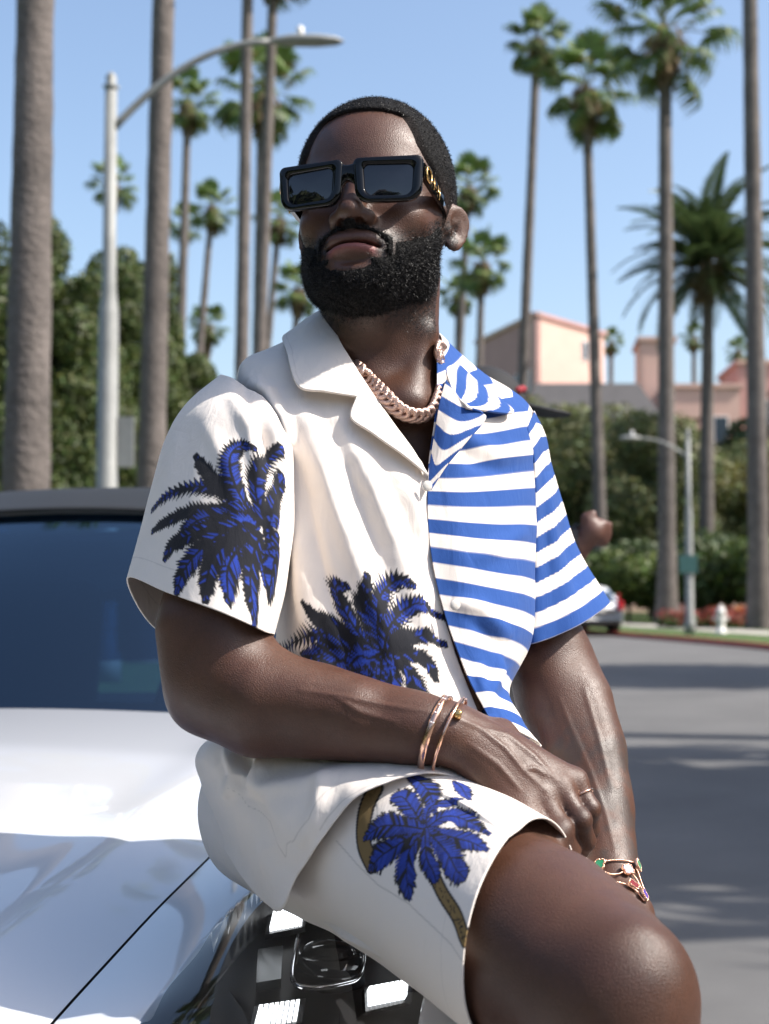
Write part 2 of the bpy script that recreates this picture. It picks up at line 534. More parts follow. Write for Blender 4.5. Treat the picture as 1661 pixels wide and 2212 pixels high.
palm_px(26, 490, 42, -330, 17, 2.2, 'thick palm trunk at the kerb, left of the curved street lamp', 11, r0=.30)
palm_px(151, 480, 168, -170, 25, 2.2, 'palm trunk standing behind the curved street lamp arm', 12, r0=.27)
palm_px(242, 345, 249, -90, 40, 2.2, 'straight slender palm trunk, one of a close pair beyond the lamp', 13, r0=.23)
palm_px(260, 345, 275, -60, 44, 2.2, 'slightly leaning slender palm trunk, the other of the close pair', 14, r0=.23)
palm_px(258, 345, 262, 92, 60, 2.35, 'palm with drooping fan crown seen behind the close pair of trunks', 15)
palm_px(182, 300, 188, 103, 72, 1.7, 'distant palm with brown skirt beside the second thick trunk', 16)
palm_px(112, 330, 113, 186, 86, 1.7, 'distant small palm crown peeping out from behind the lamp post', 17)
palm_px(200, 345, 212, 208, 86, 1.75, 'distant pale palm left of the close pair of trunks', 18)
palm_px(176, 330, 184, 225, 100, 1.5, 'distant yellowing palm next to the thick dark trunk', 19, skirt=1.6)
palm_px(268, 345, 279, 220, 88, 1.8, 'distant palm between the close pair of trunks and the man', 20)
palm_px(292, 400, 298, 290, 80, 1.7, 'low lush palm just above the white shirt shoulder', 21)
palm_px(206, 400, 208, 326, 96, 1.5, 'low distant palm with orange dry leaves above the shoulder', 22, skirt=1.7)
palm_px(523, 372, 537, 42, 66, 1.75, 'tall palm with compact dark crown right of the man', 23, nf=30)
palm_px(602, 585, 586, 88, 60, 2.3, 'tall palm with ragged spreading crown behind the striped sleeve', 24, r0=.29)
palm_px(667, 622, 665, 32, 54, 2.75, 'tall palm with wide drooping crown on the right verge', 25, r0=.36)
palm_px(760, 627, 748, -120, 47, 2.4, 'thin palm trunk rising out of sight by the red kerb', 26, r0=.36)
palm_px(706, 600, 708, 262, 62, 4.1, 'date palm with big feathery crown behind the right verge', 27, r0=.36, kind='feather', nf=74, skirt=.55)
palm_px(457, 400, 468, 188, 88, 2.0, 'distant palm beside the ear of the man', 28)
palm_px(478, 400, 482, 264, 84, 2.1, 'distant palm with bushy crown above the striped shoulder', 29)
palm_px(457, 400, 458, 295, 100, 1.6, 'distant low palm close behind the neck of the man', 30)
palm_px(611, 370, 611, 343, 120, 1.3, 'tiny far palm beside the pink hotel block', 31, nf=20)
palm_px(694, 380, 694, 338, 120, 1.3, 'tiny far palm beside the date palm trunk', 32, nf=20)
palm_px(738, 390, 738, 352, 120, 1.3, 'tiny far palm over the last pink roof', 33, nf=20)

# ---------------------------------------------------------------- leafy trees and shrubs
def leaf_cloud(blobs, n, size, rs, base=(.045, .075, .018), var=.5):
    """many small leaves spread through a set of ellipsoids (x,y,z,rx,ry,rz)"""
    w = np.array([b[3] * b[4] + b[4] * b[5] + b[3] * b[5] for b in blobs]); w /= w.sum()
    idx = rs.choice(len(blobs), n, p=w)
    B = np.array(blobs)[idx]
    d = rs.normal(size=(n, 3)); d /= np.linalg.norm(d, axis=1)[:, None]
    r = rs.uniform(.45, 1.0, n) ** .45 + rs.normal(0, .05, n)
    c = B[:, :3] + d * B[:, 3:6] * r[:, None]
    nn = d + rs.normal(0, .6, (n, 3)); nn /= np.linalg.norm(nn, axis=1)[:, None]
    t = np.cross(nn, rs.normal(size=(n, 3))); t /= np.linalg.norm(t, axis=1)[:, None]
    s = np.cross(nn, t)
    L = size * rs.uniform(.6, 1.4, n)[:, None]
    V = np.stack([c - t * L, c + s * L * .5, c + t * L, c - s * L * .5], 1).reshape(-1, 3)
    Fc = np.arange(4 * n).reshape(n, 4)
    col = np.array(base)[None] * rs.uniform(1 - var, 1 + var, (n, 1)) * np.array([1, 1, 1])[None]
    col[:, 0] *= rs.uniform(.8, 1.35, n)
    me = mesh('crown', V, Fc, False); col_attr(me, np.repeat(col, 4, 0)); me.materials.append(M['foliage'])
    return me
M['wood'] = mat('tree_bark', (.10, .075, .055), .9, nscale=6, namt=.3)
def tree(x, y, h, blobs, label, sd, n=9000, size=.16, base=(.045, .075, .018), name='leafy_tree', group=None, tr=.16, z0=.12, cat='tree'):
    rs = seed(sd)
    t = empty(name, (x, y, z0), 0, label, cat, group)
    cr = bpy.data.objects.new('crown', leaf_cloud(blobs, n, size, rs, base)); C.objects.link(cr); cr.parent = t
    m = MB(); m.tube([(0, 0, -.1), (.05, .03, h * .3), (0, 0, h * .75)], [tr * 1.3, tr, tr * .4], 8)
    for b in blobs[:5]:
        m.tube([(0, 0, h * .25), (b[0] * .5, b[1] * .5, (h * .25 + b[2]) / 2), (b[0], b[1], b[2])], [tr * .6, tr * .4, tr * .15], 6)
    o = m.build('trunk', M['wood'], None); o.parent = t
    return t
def column_blobs(rs, h, r, n=34, z0=.3):
    out = []
    for k in range(n):
        f = (k + .5) / n; an = rs.uniform(0, 2 * PI); rr = r * (1 - .75 * max(0, f - .45) ** 1.2)
        out.append((rr * .62 * math.cos(an), rr * .62 * math.sin(an), z0 + (h - z0) * f, rr * .48, rr * .48, rr * rs.uniform(.45, .8)))
    return out
def round_blobs(rs, h, r, n=16, z0=.8):
    out = []
    for k in range(n):
        an = rs.uniform(0, 2 * PI); q = rs.uniform(.2, .8) * r; z = rs.uniform(z0 + .15 * h, h * .88)
        s = rs.uniform(.32, .55) * r
        out.append((q * math.cos(an), q * math.sin(an), z, s, s, s * .8))
    return out
def tree_px(px, top, D, r, label, sd, shape='round', **k):
    q = P(px, top, D); h = q.z - .12; rs = seed(sd + 100)
    bl = column_blobs(rs, h, r) if shape == 'column' else round_blobs(rs, h, r)
    return tree(q.x, D, h, bl, label, sd, **k)
dk = (.072, .106, .027)
tree_px(-22, 250, 27, 1.5, 'dense dark green tree left of the thick palm trunk', 41, 'column', n=52000, size=.06, base=dk, group='dense trees on the left verge')
tree_px(62, 228, 28, 1.25, 'tallest dense dark green tree, between palm trunk and lamp post', 42, 'column', n=56000, size=.06, base=dk, group='dense trees on the left verge')
tree_px(108, 262, 29, 1.15, 'dense dark green tree right behind the lamp post', 43, 'column', n=52000, size=.06, base=dk, group='dense trees on the left verge')
tree_px(142, 255, 31, 1.05, 'dense dark green tree behind the second palm trunk', 44, 'column', n=52000, size=.06, base=dk, group='dense trees on the left verge')
tree_px(176, 310, 32, .95, 'shorter dense green tree sloping down to the white shoulder', 45, 'column', n=44000, size=.06, base=dk, group='dense trees on the left verge')
tree_px(86, 285, 29.5, 1.2, 'dense dark green tree filling in beside the lamp post', 47, 'column', n=40000, size=.06, base=dk, group='dense trees on the left verge')
tree_px(20, 275, 29, 1.3, 'dense dark green tree behind the thick palm trunk', 48, 'column', n=40000, size=.06, base=dk, group='dense trees on the left verge')
tree_px(200, 368, 33, .8, 'lowest dense green tree beside the white shoulder', 46, 'column', n=32000, size=.06, base=dk, group='dense trees on the left verge')
og = (.115, .14, .05)
spots = [(545, 400, 74, 4.0, 'olive green tree below the pink hotel, behind the striped shoulder'), (578, 393, 70, 3.6, 'olive green tree in front of the pink hotel corner'),
         (618, 396, 72, 3.6, 'olive tree under the dark gable roof'), (650, 404, 66, 3.2, 'olive tree left of the small street lamp'),
         (690, 448, 70, 3.2, 'dull green tree behind the small street lamp'), (727, 440, 76, 3.6, 'green tree between the date palm trunk and the thin palm trunk'),
         (770, 425, 70, 3.4, 'yellow green tree behind the thin palm trunk')]
for i, (px, ty, D, r, lb) in enumerate(spots):
    tree_px(px, ty, D, r, lb, 60 + i, n=14000, size=.14, base=og if i < 6 else (.12, .12, .02), group='trees in front of the hotel')
tree_px(769, 330, 90, 3.2, 'dark green round tree at the far end of the pink roofs', 68, n=5000, size=.25, base=(.03, .06, .02))
hs = [(560, 540, 62, 2.2, 'dark green shrub behind the parked white car'), (592, 560, 60, 2.0, 'green shrub right of the parked white car'), (628, 556, 58, 1.9, 'mid green shrub left of the wide palm base'),
      (652, 545, 60, 2.2, 'dark shrub behind the wide palm base'), (692, 560, 57, 2.0, 'bushy shrub behind the small lamp post'), (726, 540, 58, 2.3, 'dark hedge shrub behind the white hydrant'), (762, 550, 56, 2.2, 'yellowish shrub by the red flowers'), (800, 540, 56, 2.2, 'green shrub past the thin palm trunk')]
for i, (px, ty, D, r, lb) in enumerate(hs):
    tree_px(px, ty, D, r, lb, 80 + i, n=6000, size=.14, base=(.055, .09, .025) if i not in (2, 6) else (.07, .11, .02), name='shrub', group='shrubs along the far pavement', cat='shrub', tr=.06)
def flowers(px, py, D, w, col, label, sd):
    rs = seed(sd); q = P(px, py, D)
    t = empty('flower_bed', (q.x, D, .12), 0, label, 'flowers', 'flower beds on the verge')
    bl = [(rs.uniform(-w, w), rs.uniform(-.5, .5), rs.uniform(.15, .45), .4, .4, .28) for k in range(10)]
    o = bpy.data.objects.new('petals', leaf_cloud(bl, 1500, .07, rs, col, .4)); C.objects.link(o); o.parent = t
    o = bpy.data.objects.new('leaves', leaf_cloud([(b[0], b[1], b[2] * .6, .45, .45, .25) for b in bl], 1800, .08, rs, (.04, .09, .02), .4)); C.objects.link(o); o.parent = t
flowers(700, 620, 49, 1.3, (.28, .06, .045), 'low bed of red flowers behind the hydrant', 91)
flowers(748, 622, 51, 1.6, (.28, .07, .05), 'low bed of red flowers near the thin palm trunk', 92)
flowers(735, 585, 54, .8, (.60, .16, .03), 'clump of orange flowers against the dark hedge', 93)

# ---------------------------------------------------------------- street lamps, hydrant
def lamp(base, h, arm, rise, r, label, head_l):
    t = empty('street_lamp', base, 0, label, 'street lamp', None)
    def mk(m, n, mt=M['galv'], sm=True, par=t, **k):
        o = m.build(n, mt, None, sm, **k); o.parent = par; return o
    m = MB(); m.lathe([(r * 1.6, 0), (r * 1.6, .35), (r * 1.15, .42), (r, h * .62), (r * .98, h * .62 + .01), (r * .72, h * .66), (r * .62, h)], 18); mk(m, 'post')
    m = MB(); m.lathe([(r * .5, h), (r * .9, h + .06), (r * .45, h + .10), (r * .6, h + .18), (r * .3, h + .24), (.01, h + .26)], 14); mk(m, 'finial')
    pts = []
    s = math.copysign(1, arm); a = abs(arm)
    for k in range(15):
        f = k / 14; pts.append((s * a * f, 0, h - .55 + rise * (1 - (1 - f) ** 2.0)))
    m = MB(); m.tube(pts, [r * .42 - .012 * k / 14 for k in range(15)], 10); mk(m, 'arm')
    e = pts[-1]
    V = []; n = 18
    prof = [(0, .03, .03), (.06, .06, .06), (.3, .15, .09), (.65, .17, .085), (.9, .12, .06), (1, .03, .02)]
    for f, w, hh in prof:
        for k in range(n):
            an = 2 * PI * k / n; z = math.sin(an)
            V.append((e[0] + s * head_l * f, w * math.cos(an), e[2] + hh * (z if z > 0 else z * .55)))
    o = link('lamp_head', mesh('lamp_head', V, list(map(tuple, grid_faces(len(prof), n, True))) + [tuple(range(n)), tuple(range((len(prof) - 1) * n, len(prof) * n))]), M['galv']); o.parent = t
    m = MB(); m.lathe([(.04, 0), (.05, .02), (.05, .10), (.02, .13)], 10, (e[0] + s * head_l * .42, 0, e[2] + .085)); mk(m, 'photocell', M['white'])
    return t
q = P(106, 592, 19.4)
L1 = lamp((q.x, 19.4, .12), 7.85, 2.1, 1.22, .13, 'tall grey street lamp with long curved arm reaching over the man', 1.0)
m = MB(); m.box((0.25, -.02, 3.15), (.2, .06, .66)); o = m.build('sign_box', M['galv']); o.parent = L1
q = P(690, 632, 41)
L2 = lamp((q.x, 41, .12), 5.45, -1.3, .55, .10, 'small street lamp on the right verge beside the red kerb', .6)
m = MB(); m.box((-.05, -.12, 1.95), (.5, .03, .5)); o = m.build('street_sign', mat('teal_sign', (.05, .13, .125), .5)); o.parent = L2
q = P(721, 630, 42)
hy = empty('fire_hydrant', (q.x, 42, .12), 0, 'white fire hydrant on the grass verge behind the red kerb', 'hydrant')
def hp(m, n, mt=M['white']):
    o = m.build(n, mt, None, True); o.parent = hy
m = MB(); m.lathe([(.17, 0), (.17, .05), (.11, .07), (.105, .52), (.15, .55), (.15, .59)], 16); hp(m, 'barrel')
m = MB(); m.lathe([(.135, .59), (.13, .66), (.09, .73), (.03, .77), (.03, .82), (.01, .83)], 16); hp(m, 'bonnet')
for s in (-1, 1):
    m = MB(); m.tube([(s * .09, 0, .42), (s * .17, 0, .42), (s * .2, 0, .42)], [.055, .055, .065], 12); hp(m, 'outlet')
m = MB(); m.tube([(0, -.09, .36), (0, -.17, .36), (0, -.2, .36)], [.07, .07, .08], 12); hp(m, 'outlet')

# ---------------------------------------------------------------- pink hotel
def block(label, corners, z0, z1, mats, wins=(), parapet=True):
    """a building on a ground polygon; mats per wall; wins = (wall, s0, s1, za, zb)"""
    cx = sum(c[0] for c in corners) / len(corners); cy = sum(c[1] for c in corners) / len(corners)
    t = empty('hotel_block', (cx, cy, 0), 0, label, 'building', 'pink hotel buildings')
    n = len(corners)
    for i in range(n):
        a = Vector((*corners[i], 0)); b = Vector((*corners[(i + 1) % n], 0))
        d = (b - a).normalized(); nrm = Vector((d.y, -d.x, 0)); L = (b - a).length
        m = MB()
        R = np.array([[d.x, nrm.x, 0], [d.y, nrm.y, 0], [0, 0, 1]])
        c = (a + b) / 2 - nrm * .15; m.box((c.x, c.y, (z0 + z1) / 2), (L - .01, .3, z1 - z0), R)
        w = m.build('wall', mats[i % len(mats)]); w.parent = t; w.matrix_parent_inverse = t.matrix_basis.inverted()
        if parapet:
            m = MB(); c = (a + b) / 2 - nrm * .1; m.box((c.x, c.y, z1 + .14), (L + .3, .6, .28), R)
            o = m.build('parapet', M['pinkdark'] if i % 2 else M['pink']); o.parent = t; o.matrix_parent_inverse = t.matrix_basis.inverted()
        for (wi, s0, s1, za, zb) in wins:
            if wi != i: continue
            p = a + d * (s0 + s1) / 2 + nrm * .02
            m = MB(); m.box((p.x, p.y, (za + zb) / 2), (s1 - s0, .10, zb - za), R)
            fr = m.build('window', M['white']); fr.parent = t; fr.matrix_parent_inverse = t.matrix_basis.inverted()
            p = p + nrm * .04; m = MB(); m.box((p.x, p.y, (za + zb) / 2), (s1 - s0 - .16, .06, zb - za - .16), R)
            g = m.build('pane', M['wglass'], fr)
    m = MB(); m.add([(c[0], c[1], z1 - .1) for c in corners], [tuple(range(n))])
    o = m.build('roof', M['darkroof']); o.parent = t; o.matrix_parent_inverse = t.matrix_basis.inverted()
    return t
bpy.context.view_layer.update()
A = P(536, 315, 104); Bq = P(477, 325, 116); Cq = P(604, 318, 112); Dq = P(545, 330, 124)
cs = [(Bq.x, 116), (A.x, 104), (Cq.x, 112), (Dq.x, 124)]
block('tall pink hotel block with shade painted on its rose side behind the striped shoulder', cs, 0, P(536, 316, 104).z, [M['pinkdark'], M['pink']],
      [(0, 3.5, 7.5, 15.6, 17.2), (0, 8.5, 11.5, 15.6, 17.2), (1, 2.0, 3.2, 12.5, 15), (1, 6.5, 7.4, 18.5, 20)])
def bx_px(x0, x1, top, D, dep, label, mats, wins=()):
    a = P(x0, top, D); b = P(x1, top, D)
    return block(label, [(a.x, D), (b.x, D), (b.x + .5, D + dep), (a.x + .5, D + dep)], 0, a.z, mats, wins)
bx_px(640, 674, 341, 100, 5, 'narrow pink chimney tower with dark cap beside the tall palm', [M['pink']])
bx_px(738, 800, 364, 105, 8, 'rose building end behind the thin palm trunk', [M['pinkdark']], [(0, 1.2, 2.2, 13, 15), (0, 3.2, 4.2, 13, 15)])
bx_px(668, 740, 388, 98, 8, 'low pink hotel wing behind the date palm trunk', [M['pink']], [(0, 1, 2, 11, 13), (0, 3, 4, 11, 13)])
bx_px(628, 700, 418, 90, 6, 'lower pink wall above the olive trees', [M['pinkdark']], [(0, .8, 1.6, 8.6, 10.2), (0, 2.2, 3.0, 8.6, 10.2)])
a = P(524, 398, 86); b = P(664, 398, 86); top = P(590, 381, 88)
gb = empty('gabled_house', (a.x, 86, 0), 0, 'low house with dark grey gable roof below the pink hotel', 'house')
m = MB(); hz = a.z - 2; L = b.x - a.x
m.box((L / 2, 3, hz / 2), (L - 1, 6, hz)); o = m.build('wall', M['pink']); o.parent = gb
m = MB(); m.add([(-.4, -.6, hz), (L + .4, -.6, hz), (L + .4, 6.6, hz), (-.4, 6.6, hz), (L * .12, 3, top.z), (L * .88, 3, top.z)], [(0, 1, 5, 4), (2, 3, 4, 5), (1, 2, 5), (3, 0, 4), (3, 2, 1, 0)])
o = m.build('roof', M['darkroof']); o.parent = gb
# ================================================================== the seated man: body
def rotm(ax, a): return np.array(Matrix.Rotation(a, 3, ax))
HR = rotm('Z', rad(-14)) @ rotm('X', rad(-15)) @ rotm('Y', rad(-1.5))       # head: local x his left, -y face, z up
HO = A3(P(354.5, 183.5, 1.53)) - (HR @ np.array([0, -.103, 0])).astype(np.float32)
HS = 1.02
def to_head(p): return ((p - HO) @ HR.astype(np.float32)) / HS
def head_pt(x, y, z): return Vector(HR @ np.array([x, y, z]) * HS) + Vector(HO)
def head_pts(L): return (np.asarray(L) * HS) @ HR.T + HO
def ear(q, s):
    """s=+1 his left ear"""
    p = q * np.array([s, 1, 1], dtype=np.float32)
    p = (p - A3((.0800, .010, .002))) * 1.36
    ca, sa = math.cos(rad(-12)), math.sin(rad(-12))
    y = p[:, 1] * ca - p[:, 2] * sa; z = p[:, 1] * sa + p[:, 2] * ca
    x = p[:, 0] - .80 * y - .006
    wy = .0165 * (1 + .12 * np.clip(z / .03, -1, 1))
    rr = np.sqrt((y / wy) ** 2 + (z / .0305) ** 2)
    an = np.arctan2(z, y)
    d = s_ell(np.stack([x + .002, y, z], 1), (0, 0, 0), (.0048, .0165, .030))
    ring = np.sqrt(((rr - .88) * .0185) ** 2 + (x - .002) ** 2) - .0042 * (.75 + .25 * np.sin(an))
    ring = np.where((an > -1.9) | (an < -2.9), ring, ring + .002)
    d = smin(d, ring, .004)
    ah = np.sqrt(((np.sqrt(((y + .001) / .0095) ** 2 + ((z - .001) / .0185) ** 2) - .95) * .0120) ** 2 + (x - .001) ** 2) - .0028
    ah = np.where(y > -.003, ah, ah + .004)
    d = smin(d, ah, .003)
    con = s_ell(np.stack([x, y, z], 1), (.006, -.002, -.006), (.0085, .0085, .0125))
    d = smax(d, -con, .003)
    d = smin(d, s_ell(np.stack([x, y, z], 1), (.0, -.004, -.0285), (.0048, .0085, .0085)), .006)          # lobe
    d = smin(d, s_ell(np.stack([x, y, z], 1), (.002, -.0125, -.006), (.004, .0045, .0065)), .004)          # tragus
    return d * .6
def face_sdf(q):
    """skull and face without ears; q in head space"""
    ax = np.abs(q[:, 0]); m = np.stack([ax, q[:, 1], q[:, 2]], 1)
    d = s_ell(q, (0, .004, .043), (.0790, .097, .094))
    d = smin(d, s_ell(q, (0, -.034, .043), (.0710, .066, .080)), .03)
    d = smin(d, s_ell(q, (0, -.028, -.025), (.065, .058, .075)), .03)
    d = smin(d, s_ell(q, (0, -.034, -.062), (.052, .054, .042)), .03)
    d = smin(d, s_ell(m, (.042, -.012, -.050), (.016, .026, .026)), .03)
    d = smin(d, s_ell(q, (0, -.072, -.094), (.030, .024, .022)), .03)
    d = smin(d, s_ell(q, (0, -.066, -.066), (.038, .035, .032)), .025)
    d = smin(d, s_ell(m, (.044, -.062, -.024), (.022, .022, .018)), .022)       # cheek bones
    d = smin(d, s_ell(m, (.026, -.082, .020), (.026, .013, .010)), .018)        # brow
    d = smax(d, -s_ell(m, (.033, -.104, -.003), (.020, .016, .013)), .014)     # sockets
    d = smin(d, s_ell(m, (.032, -.078, -.003), (.0145, .0145, .012)), .006)     # closed lids
    # nose
    d = smin(d, s_cone(q, (0, -.090, .008), (0, -.110, -.034), .0085, .0115), .014)
    d = smin(d, s_ell(q, (0, -.1125, -.038), (.0125, .0105, .0100)), .008)
    d = smin(d, s_ell(m, (.0155, -.1005, -.0415), (.0095, .0125, .0085)), .006)
    d = smin(d, s_cone(q, (0, -.108, -.044), (0, -.099, -.050), .0042, .0045), .006)
    d = smax(d, -s_ell(m, (.0088, -.1065, -.0500), (.0050, .0070, .0062)), .0025)
    # mouth
    d = smin(d, s_ell(m, (.0085, -.0970, -.0618), (.0160, .0076, .0058)), .008)
    d = smin(d, s_ell(q, (0, -.0992, -.0748), (.0195, .0092, .0066)), .005)
    zz = q[:, 2] + .0685 + .0030 * (ax / .029) ** 2
    gr = np.sqrt(zz ** 2 + (np.maximum(-(q[:, 1] + .106), 0)) ** 2)
    groove = np.maximum(np.maximum(gr - .0016, ax - .029), -(q[:, 1] * -1 - .09))
    d = smax(d, -groove, .003)
    d = smax(d, -s_ell(q, (0, -.1040, -.0865), (.019, .0085, .0045)), .008)       # under the lip
    return d
NB = P(393, 392, 1.655)          # neck base
def head_sdf(p):
    q = to_head(p)
    d = face_sdf(q)
    e = np.minimum(ear(q, 1), ear(q, -1))
    d = smin(d, e, .007)
    return d * HS
def neck_sdf(p):
    d = s_chain(p, [head_pt(0, .018, -.02), head_pt(0, .012, -.085), NB, P(402, 440, 1.68)], [.058, .0505, .054, .070], .03)
    # sternomastoid muscles and throat
    d = smin(d, s_chain(p, [head_pt(.050, .028, -.055), P(425, 335, 1.60), P(410, 398, 1.582)], [.008, .010, .007], .01), .028)
    d = smin(d, s_chain(p, [head_pt(-.050, .028, -.055), P(350, 340, 1.60), P(388, 400, 1.582)], [.008, .010, .007], .01), .028)
    d = smin(d, s_ell(p, P(388, 352, 1.597), (.010, .010, .014)), .025)
    return d
SR = P(258, 446, 1.58); SL = P(506, 462, 1.765)
def torso_sdf(p):
    Rt = rotm('Z', rad(14))
    d = s_ell(p, P(402, 505, 1.68), (.138, .094, .170), Rt)
    d = smin(d, s_ell(p, P(388, 640, 1.655), (.122, .092, .16), Rt), .06)
    d = smin(d, s_ell(p, P(350, 800, 1.665), (.122, .100, .125), Rt), .06)
    d = smin(d, s_cone(p, P(368, 415, 1.675), SR, .040, .040), .04)
    d = smin(d, s_cone(p, P(432, 418, 1.685), SL, .038, .038), .04)
    d = smin(d, s_chain(p, [P(414, 405, 1.575), P(455, 418, 1.63), P(495, 440, 1.72)], [.007, .007, .006]), .016)
    d = smin(d, s_chain(p, [P(402, 405, 1.575), P(350, 410, 1.58), P(300, 420, 1.58)], [.007, .007, .006]), .016)
    return d
RARM = [(SR, .050), (P(220, 540, 1.515), .048), (P(213, 630, 1.465), .0490), (P(217, 680, 1.45), .0450), (P(262, 702, 1.44), .0470), (P(323, 712, 1.425), .0380), (P(370, 721, 1.41), .0310), (P(416, 728, 1.395), .0270), (P(443, 731, 1.387), .0250)]
def rarm_sdf(p):
    d = s_chain(p, [a for a, _ in RARM], [r for _, r in RARM], .03)
    d = smin(d, s_ell(p, P(202, 706, 1.455), (.020, .02, .018)), .03)                      # point of the elbow
    d = smin(d, s_ell(p, P(226, 636, 1.43), (.026, .03, .045)), .03)                         # biceps
    d = smin(d, s_cone(p, P(262, 688, 1.412), P(350, 706, 1.392), .018, .011), .03)
    return d
W = P(443, 731, 1.387)
# right hand: knuckle, mid joint, end joint, tip (px, py, D) and radii
FING = [
    [(574, 781, 1.402), (589, 809, 1.392), (590, 830, 1.405), (582, 842, 1.425)],
    [(559, 789, 1.388), (580, 820, 1.372), (586, 841, 1.388), (578, 855, 1.410)],
    [(542, 798, 1.378), (562, 829, 1.362), (571, 850, 1.380), (563, 862, 1.402)],
    [(524, 803, 1.372), (541, 832, 1.360), (548, 850, 1.378), (541, 859, 1.398)]]
FR = [(.0118, .0098, .0088, .0078), (.0120, .0100, .0090, .0080), (.0116, .0095, .0086, .0076), (.0108, .0085, .0076, .0068)]
VEINS = [[(560, 700), (572, 730), (590, 770), (606, 815), (615, 850)], [(585, 690), (598, 735), (612, 790)], [(452, 716), (480, 728), (505, 748), (523, 770), (545, 790)], [(480, 728), (508, 735), (535, 757), (556, 780)], [(523, 770), (535, 768), (549, 776)], [(470, 745), (498, 765), (520, 790)], [(300, 690), (345, 697), (390, 706), (430, 712)], [(330, 693), (360, 712), (395, 722)]]
def rhand_sdf(p):
    mid = P(455, 737, 1.385); d = None
    cs = [P(458, 723, 1.392), P(458, 730, 1.384), P(456, 738, 1.382), P(453, 746, 1.384)]
    for i, f in enumerate(FING):
        pts = [P(*a) for a in f]
        e = s_cone(p, cs[i], pts[0], .0145, .0122)
        d = e if d is None else smin(d, e, .014)
    pal = s_chain(p, [P(455, 738, 1.402), P(505, 762, 1.412), P(545, 792, 1.405)], [.022, .024, .019])
    d = smin(d, pal, .02)
    th = s_chain(p, [P(462, 726, 1.41), P(500, 736, 1.435), P(535, 765, 1.45), P(556, 795, 1.445)], [.016, .015, .0115, .0095], .01)
    d = smin(d, th, .016)
    fs = None
    for i, f in enumerate(FING):
        pts = [P(*a) for a in f]
        e = s_chain(p, pts, FR[i], .004)
        e = smin(e, s_ell(p, pts[1], [FR[i][1] * 1.08] * 3), .004)
        fs = e if fs is None else np.minimum(fs, e) if i == 0 else smin(fs, e, .0025)
    d = smin(d, fs, .007)
    return d
LARM = [(SL, .046), (P(533, 570, 1.79), .036), (P(553, 668, 1.79), .0455), (P(564, 705, 1.775), .0475), (P(583, 755, 1.74), .0435), (P(597, 812, 1.685), .0355), (P(604, 850, 1.645), .0285), (P(610, 882, 1.615), .0250)]
def larm_sdf(p):
    d = s_chain(p, [a for a, _ in LARM], [r for _, r in LARM], .03)
    d = smin(d, s_cone(p, P(588, 700, 1.75), P(608, 780, 1.69), .020, .014), .03)
    d = smin(d, s_cone(p, P(540, 660, 1.76), P(570, 740, 1.72), .014, .010), .03)
    d = smin(d, s_chain(p, [P(610, 882, 1.615), P(622, 917, 1.575), P(630, 945, 1.545)], [.025, .032, .030]), .03)
    for i, (dx, dd) in enumerate(((-24, .01), (-8, 0), (8, -.01), (24, -.02))):
        pts = [P(632 + dx, 938, 1.545 + dd), P(638 + dx, 972, 1.505 + dd), P(640 + dx, 1000, 1.50 + dd), P(640 + dx, 1020, 1.51 + dd)]
        d = smin(d, s_chain(p, pts, [.011, .0095, .0088, .0078], .004), .006)
    d = smin(d, s_chain(p, [P(606, 905, 1.58), P(588, 930, 1.555), P(582, 955, 1.54)], [.014, .012, .010]), .01)
    return d
RLEG = [(P(310, 815, 1.60), .086), (P(385, 845, 1.475), .082), (P(470, 902, 1.355), .080), (P(540, 948, 1.27), .0765), (P(585, 982, 1.215), .068), (P(610, 1006, 1.185), .0600), (P(615, 1070, 1.19), .0535), (P(630, 1200, 1.22), .0520), (P(632, 1330, 1.26), .042), (P(634, 1500, 1.28), .034)]
LLEG = [(P(400, 800, 1.72), .098), (P(470, 870, 1.65), .085), (P(560, 965, 1.53), .072), (P(598, 1000, 1.48), .060), (P(612, 1120, 1.47), .052), (P(620, 1240, 1.50), .045), (P(625, 1400, 1.52), .034)]
def leg_sdf(p, Lg, foot):
    d = s_chain(p, [a for a, _ in Lg], [r for _, r in Lg], .035)
    an = Lg[-1][0]
    f = Vector((.10, -.13, 0)).normalized()
    d = smin(d, s_chain(p, [an - f * .02 + Vector((0, 0, -.05)), an + f * .08 + Vector((0, 0, -.055)), an + f * .19 + Vector((0, 0, -.075))], [.036, .034, .024]), .04)
    return d
def rleg_sdf(p):
    d = leg_sdf(p, RLEG, 0)
    d = smin(d, s_ell(p, P(629, 978, 1.155), (.030, .024, .034)), .045)          # knee cap
    return d
def bounded(fn, pts, m):
    a = np.array([tuple(q) for q in pts]); lo = a.min(0) - m; hi = a.max(0) + m
    return fn, lo.astype(np.float32), hi.astype(np.float32)
PARTS = [bounded(head_sdf, [head_pt(x, y, z) for x in (-.09, .11) for y in (-.12, .115) for z in (-.13, .12)], .03),
         bounded(neck_sdf, [head_pt(0, .028, -.02), NB, P(405, 440, 1.68)], .10),
         bounded(torso_sdf, [P(240, 400, 1.6), P(530, 420, 1.8), P(345, 850, 1.75), P(250, 800, 1.52)], .14),
         bounded(rarm_sdf, [a for a, _ in RARM], .09),
         bounded(rhand_sdf, [P(*a) for f in FING for a in f] + [W], .05),
         bounded(larm_sdf, [a for a, _ in LARM] + [P(640, 1020, 1.5)], .09),
         bounded(rleg_sdf, [a for a, _ in RLEG], .24),
         bounded(lambda p: leg_sdf(p, LLEG, 1), [a for a, _ in LLEG], .24)]
BLEND = [.02, .025, .05, .035, .012, .035, .03, .03]
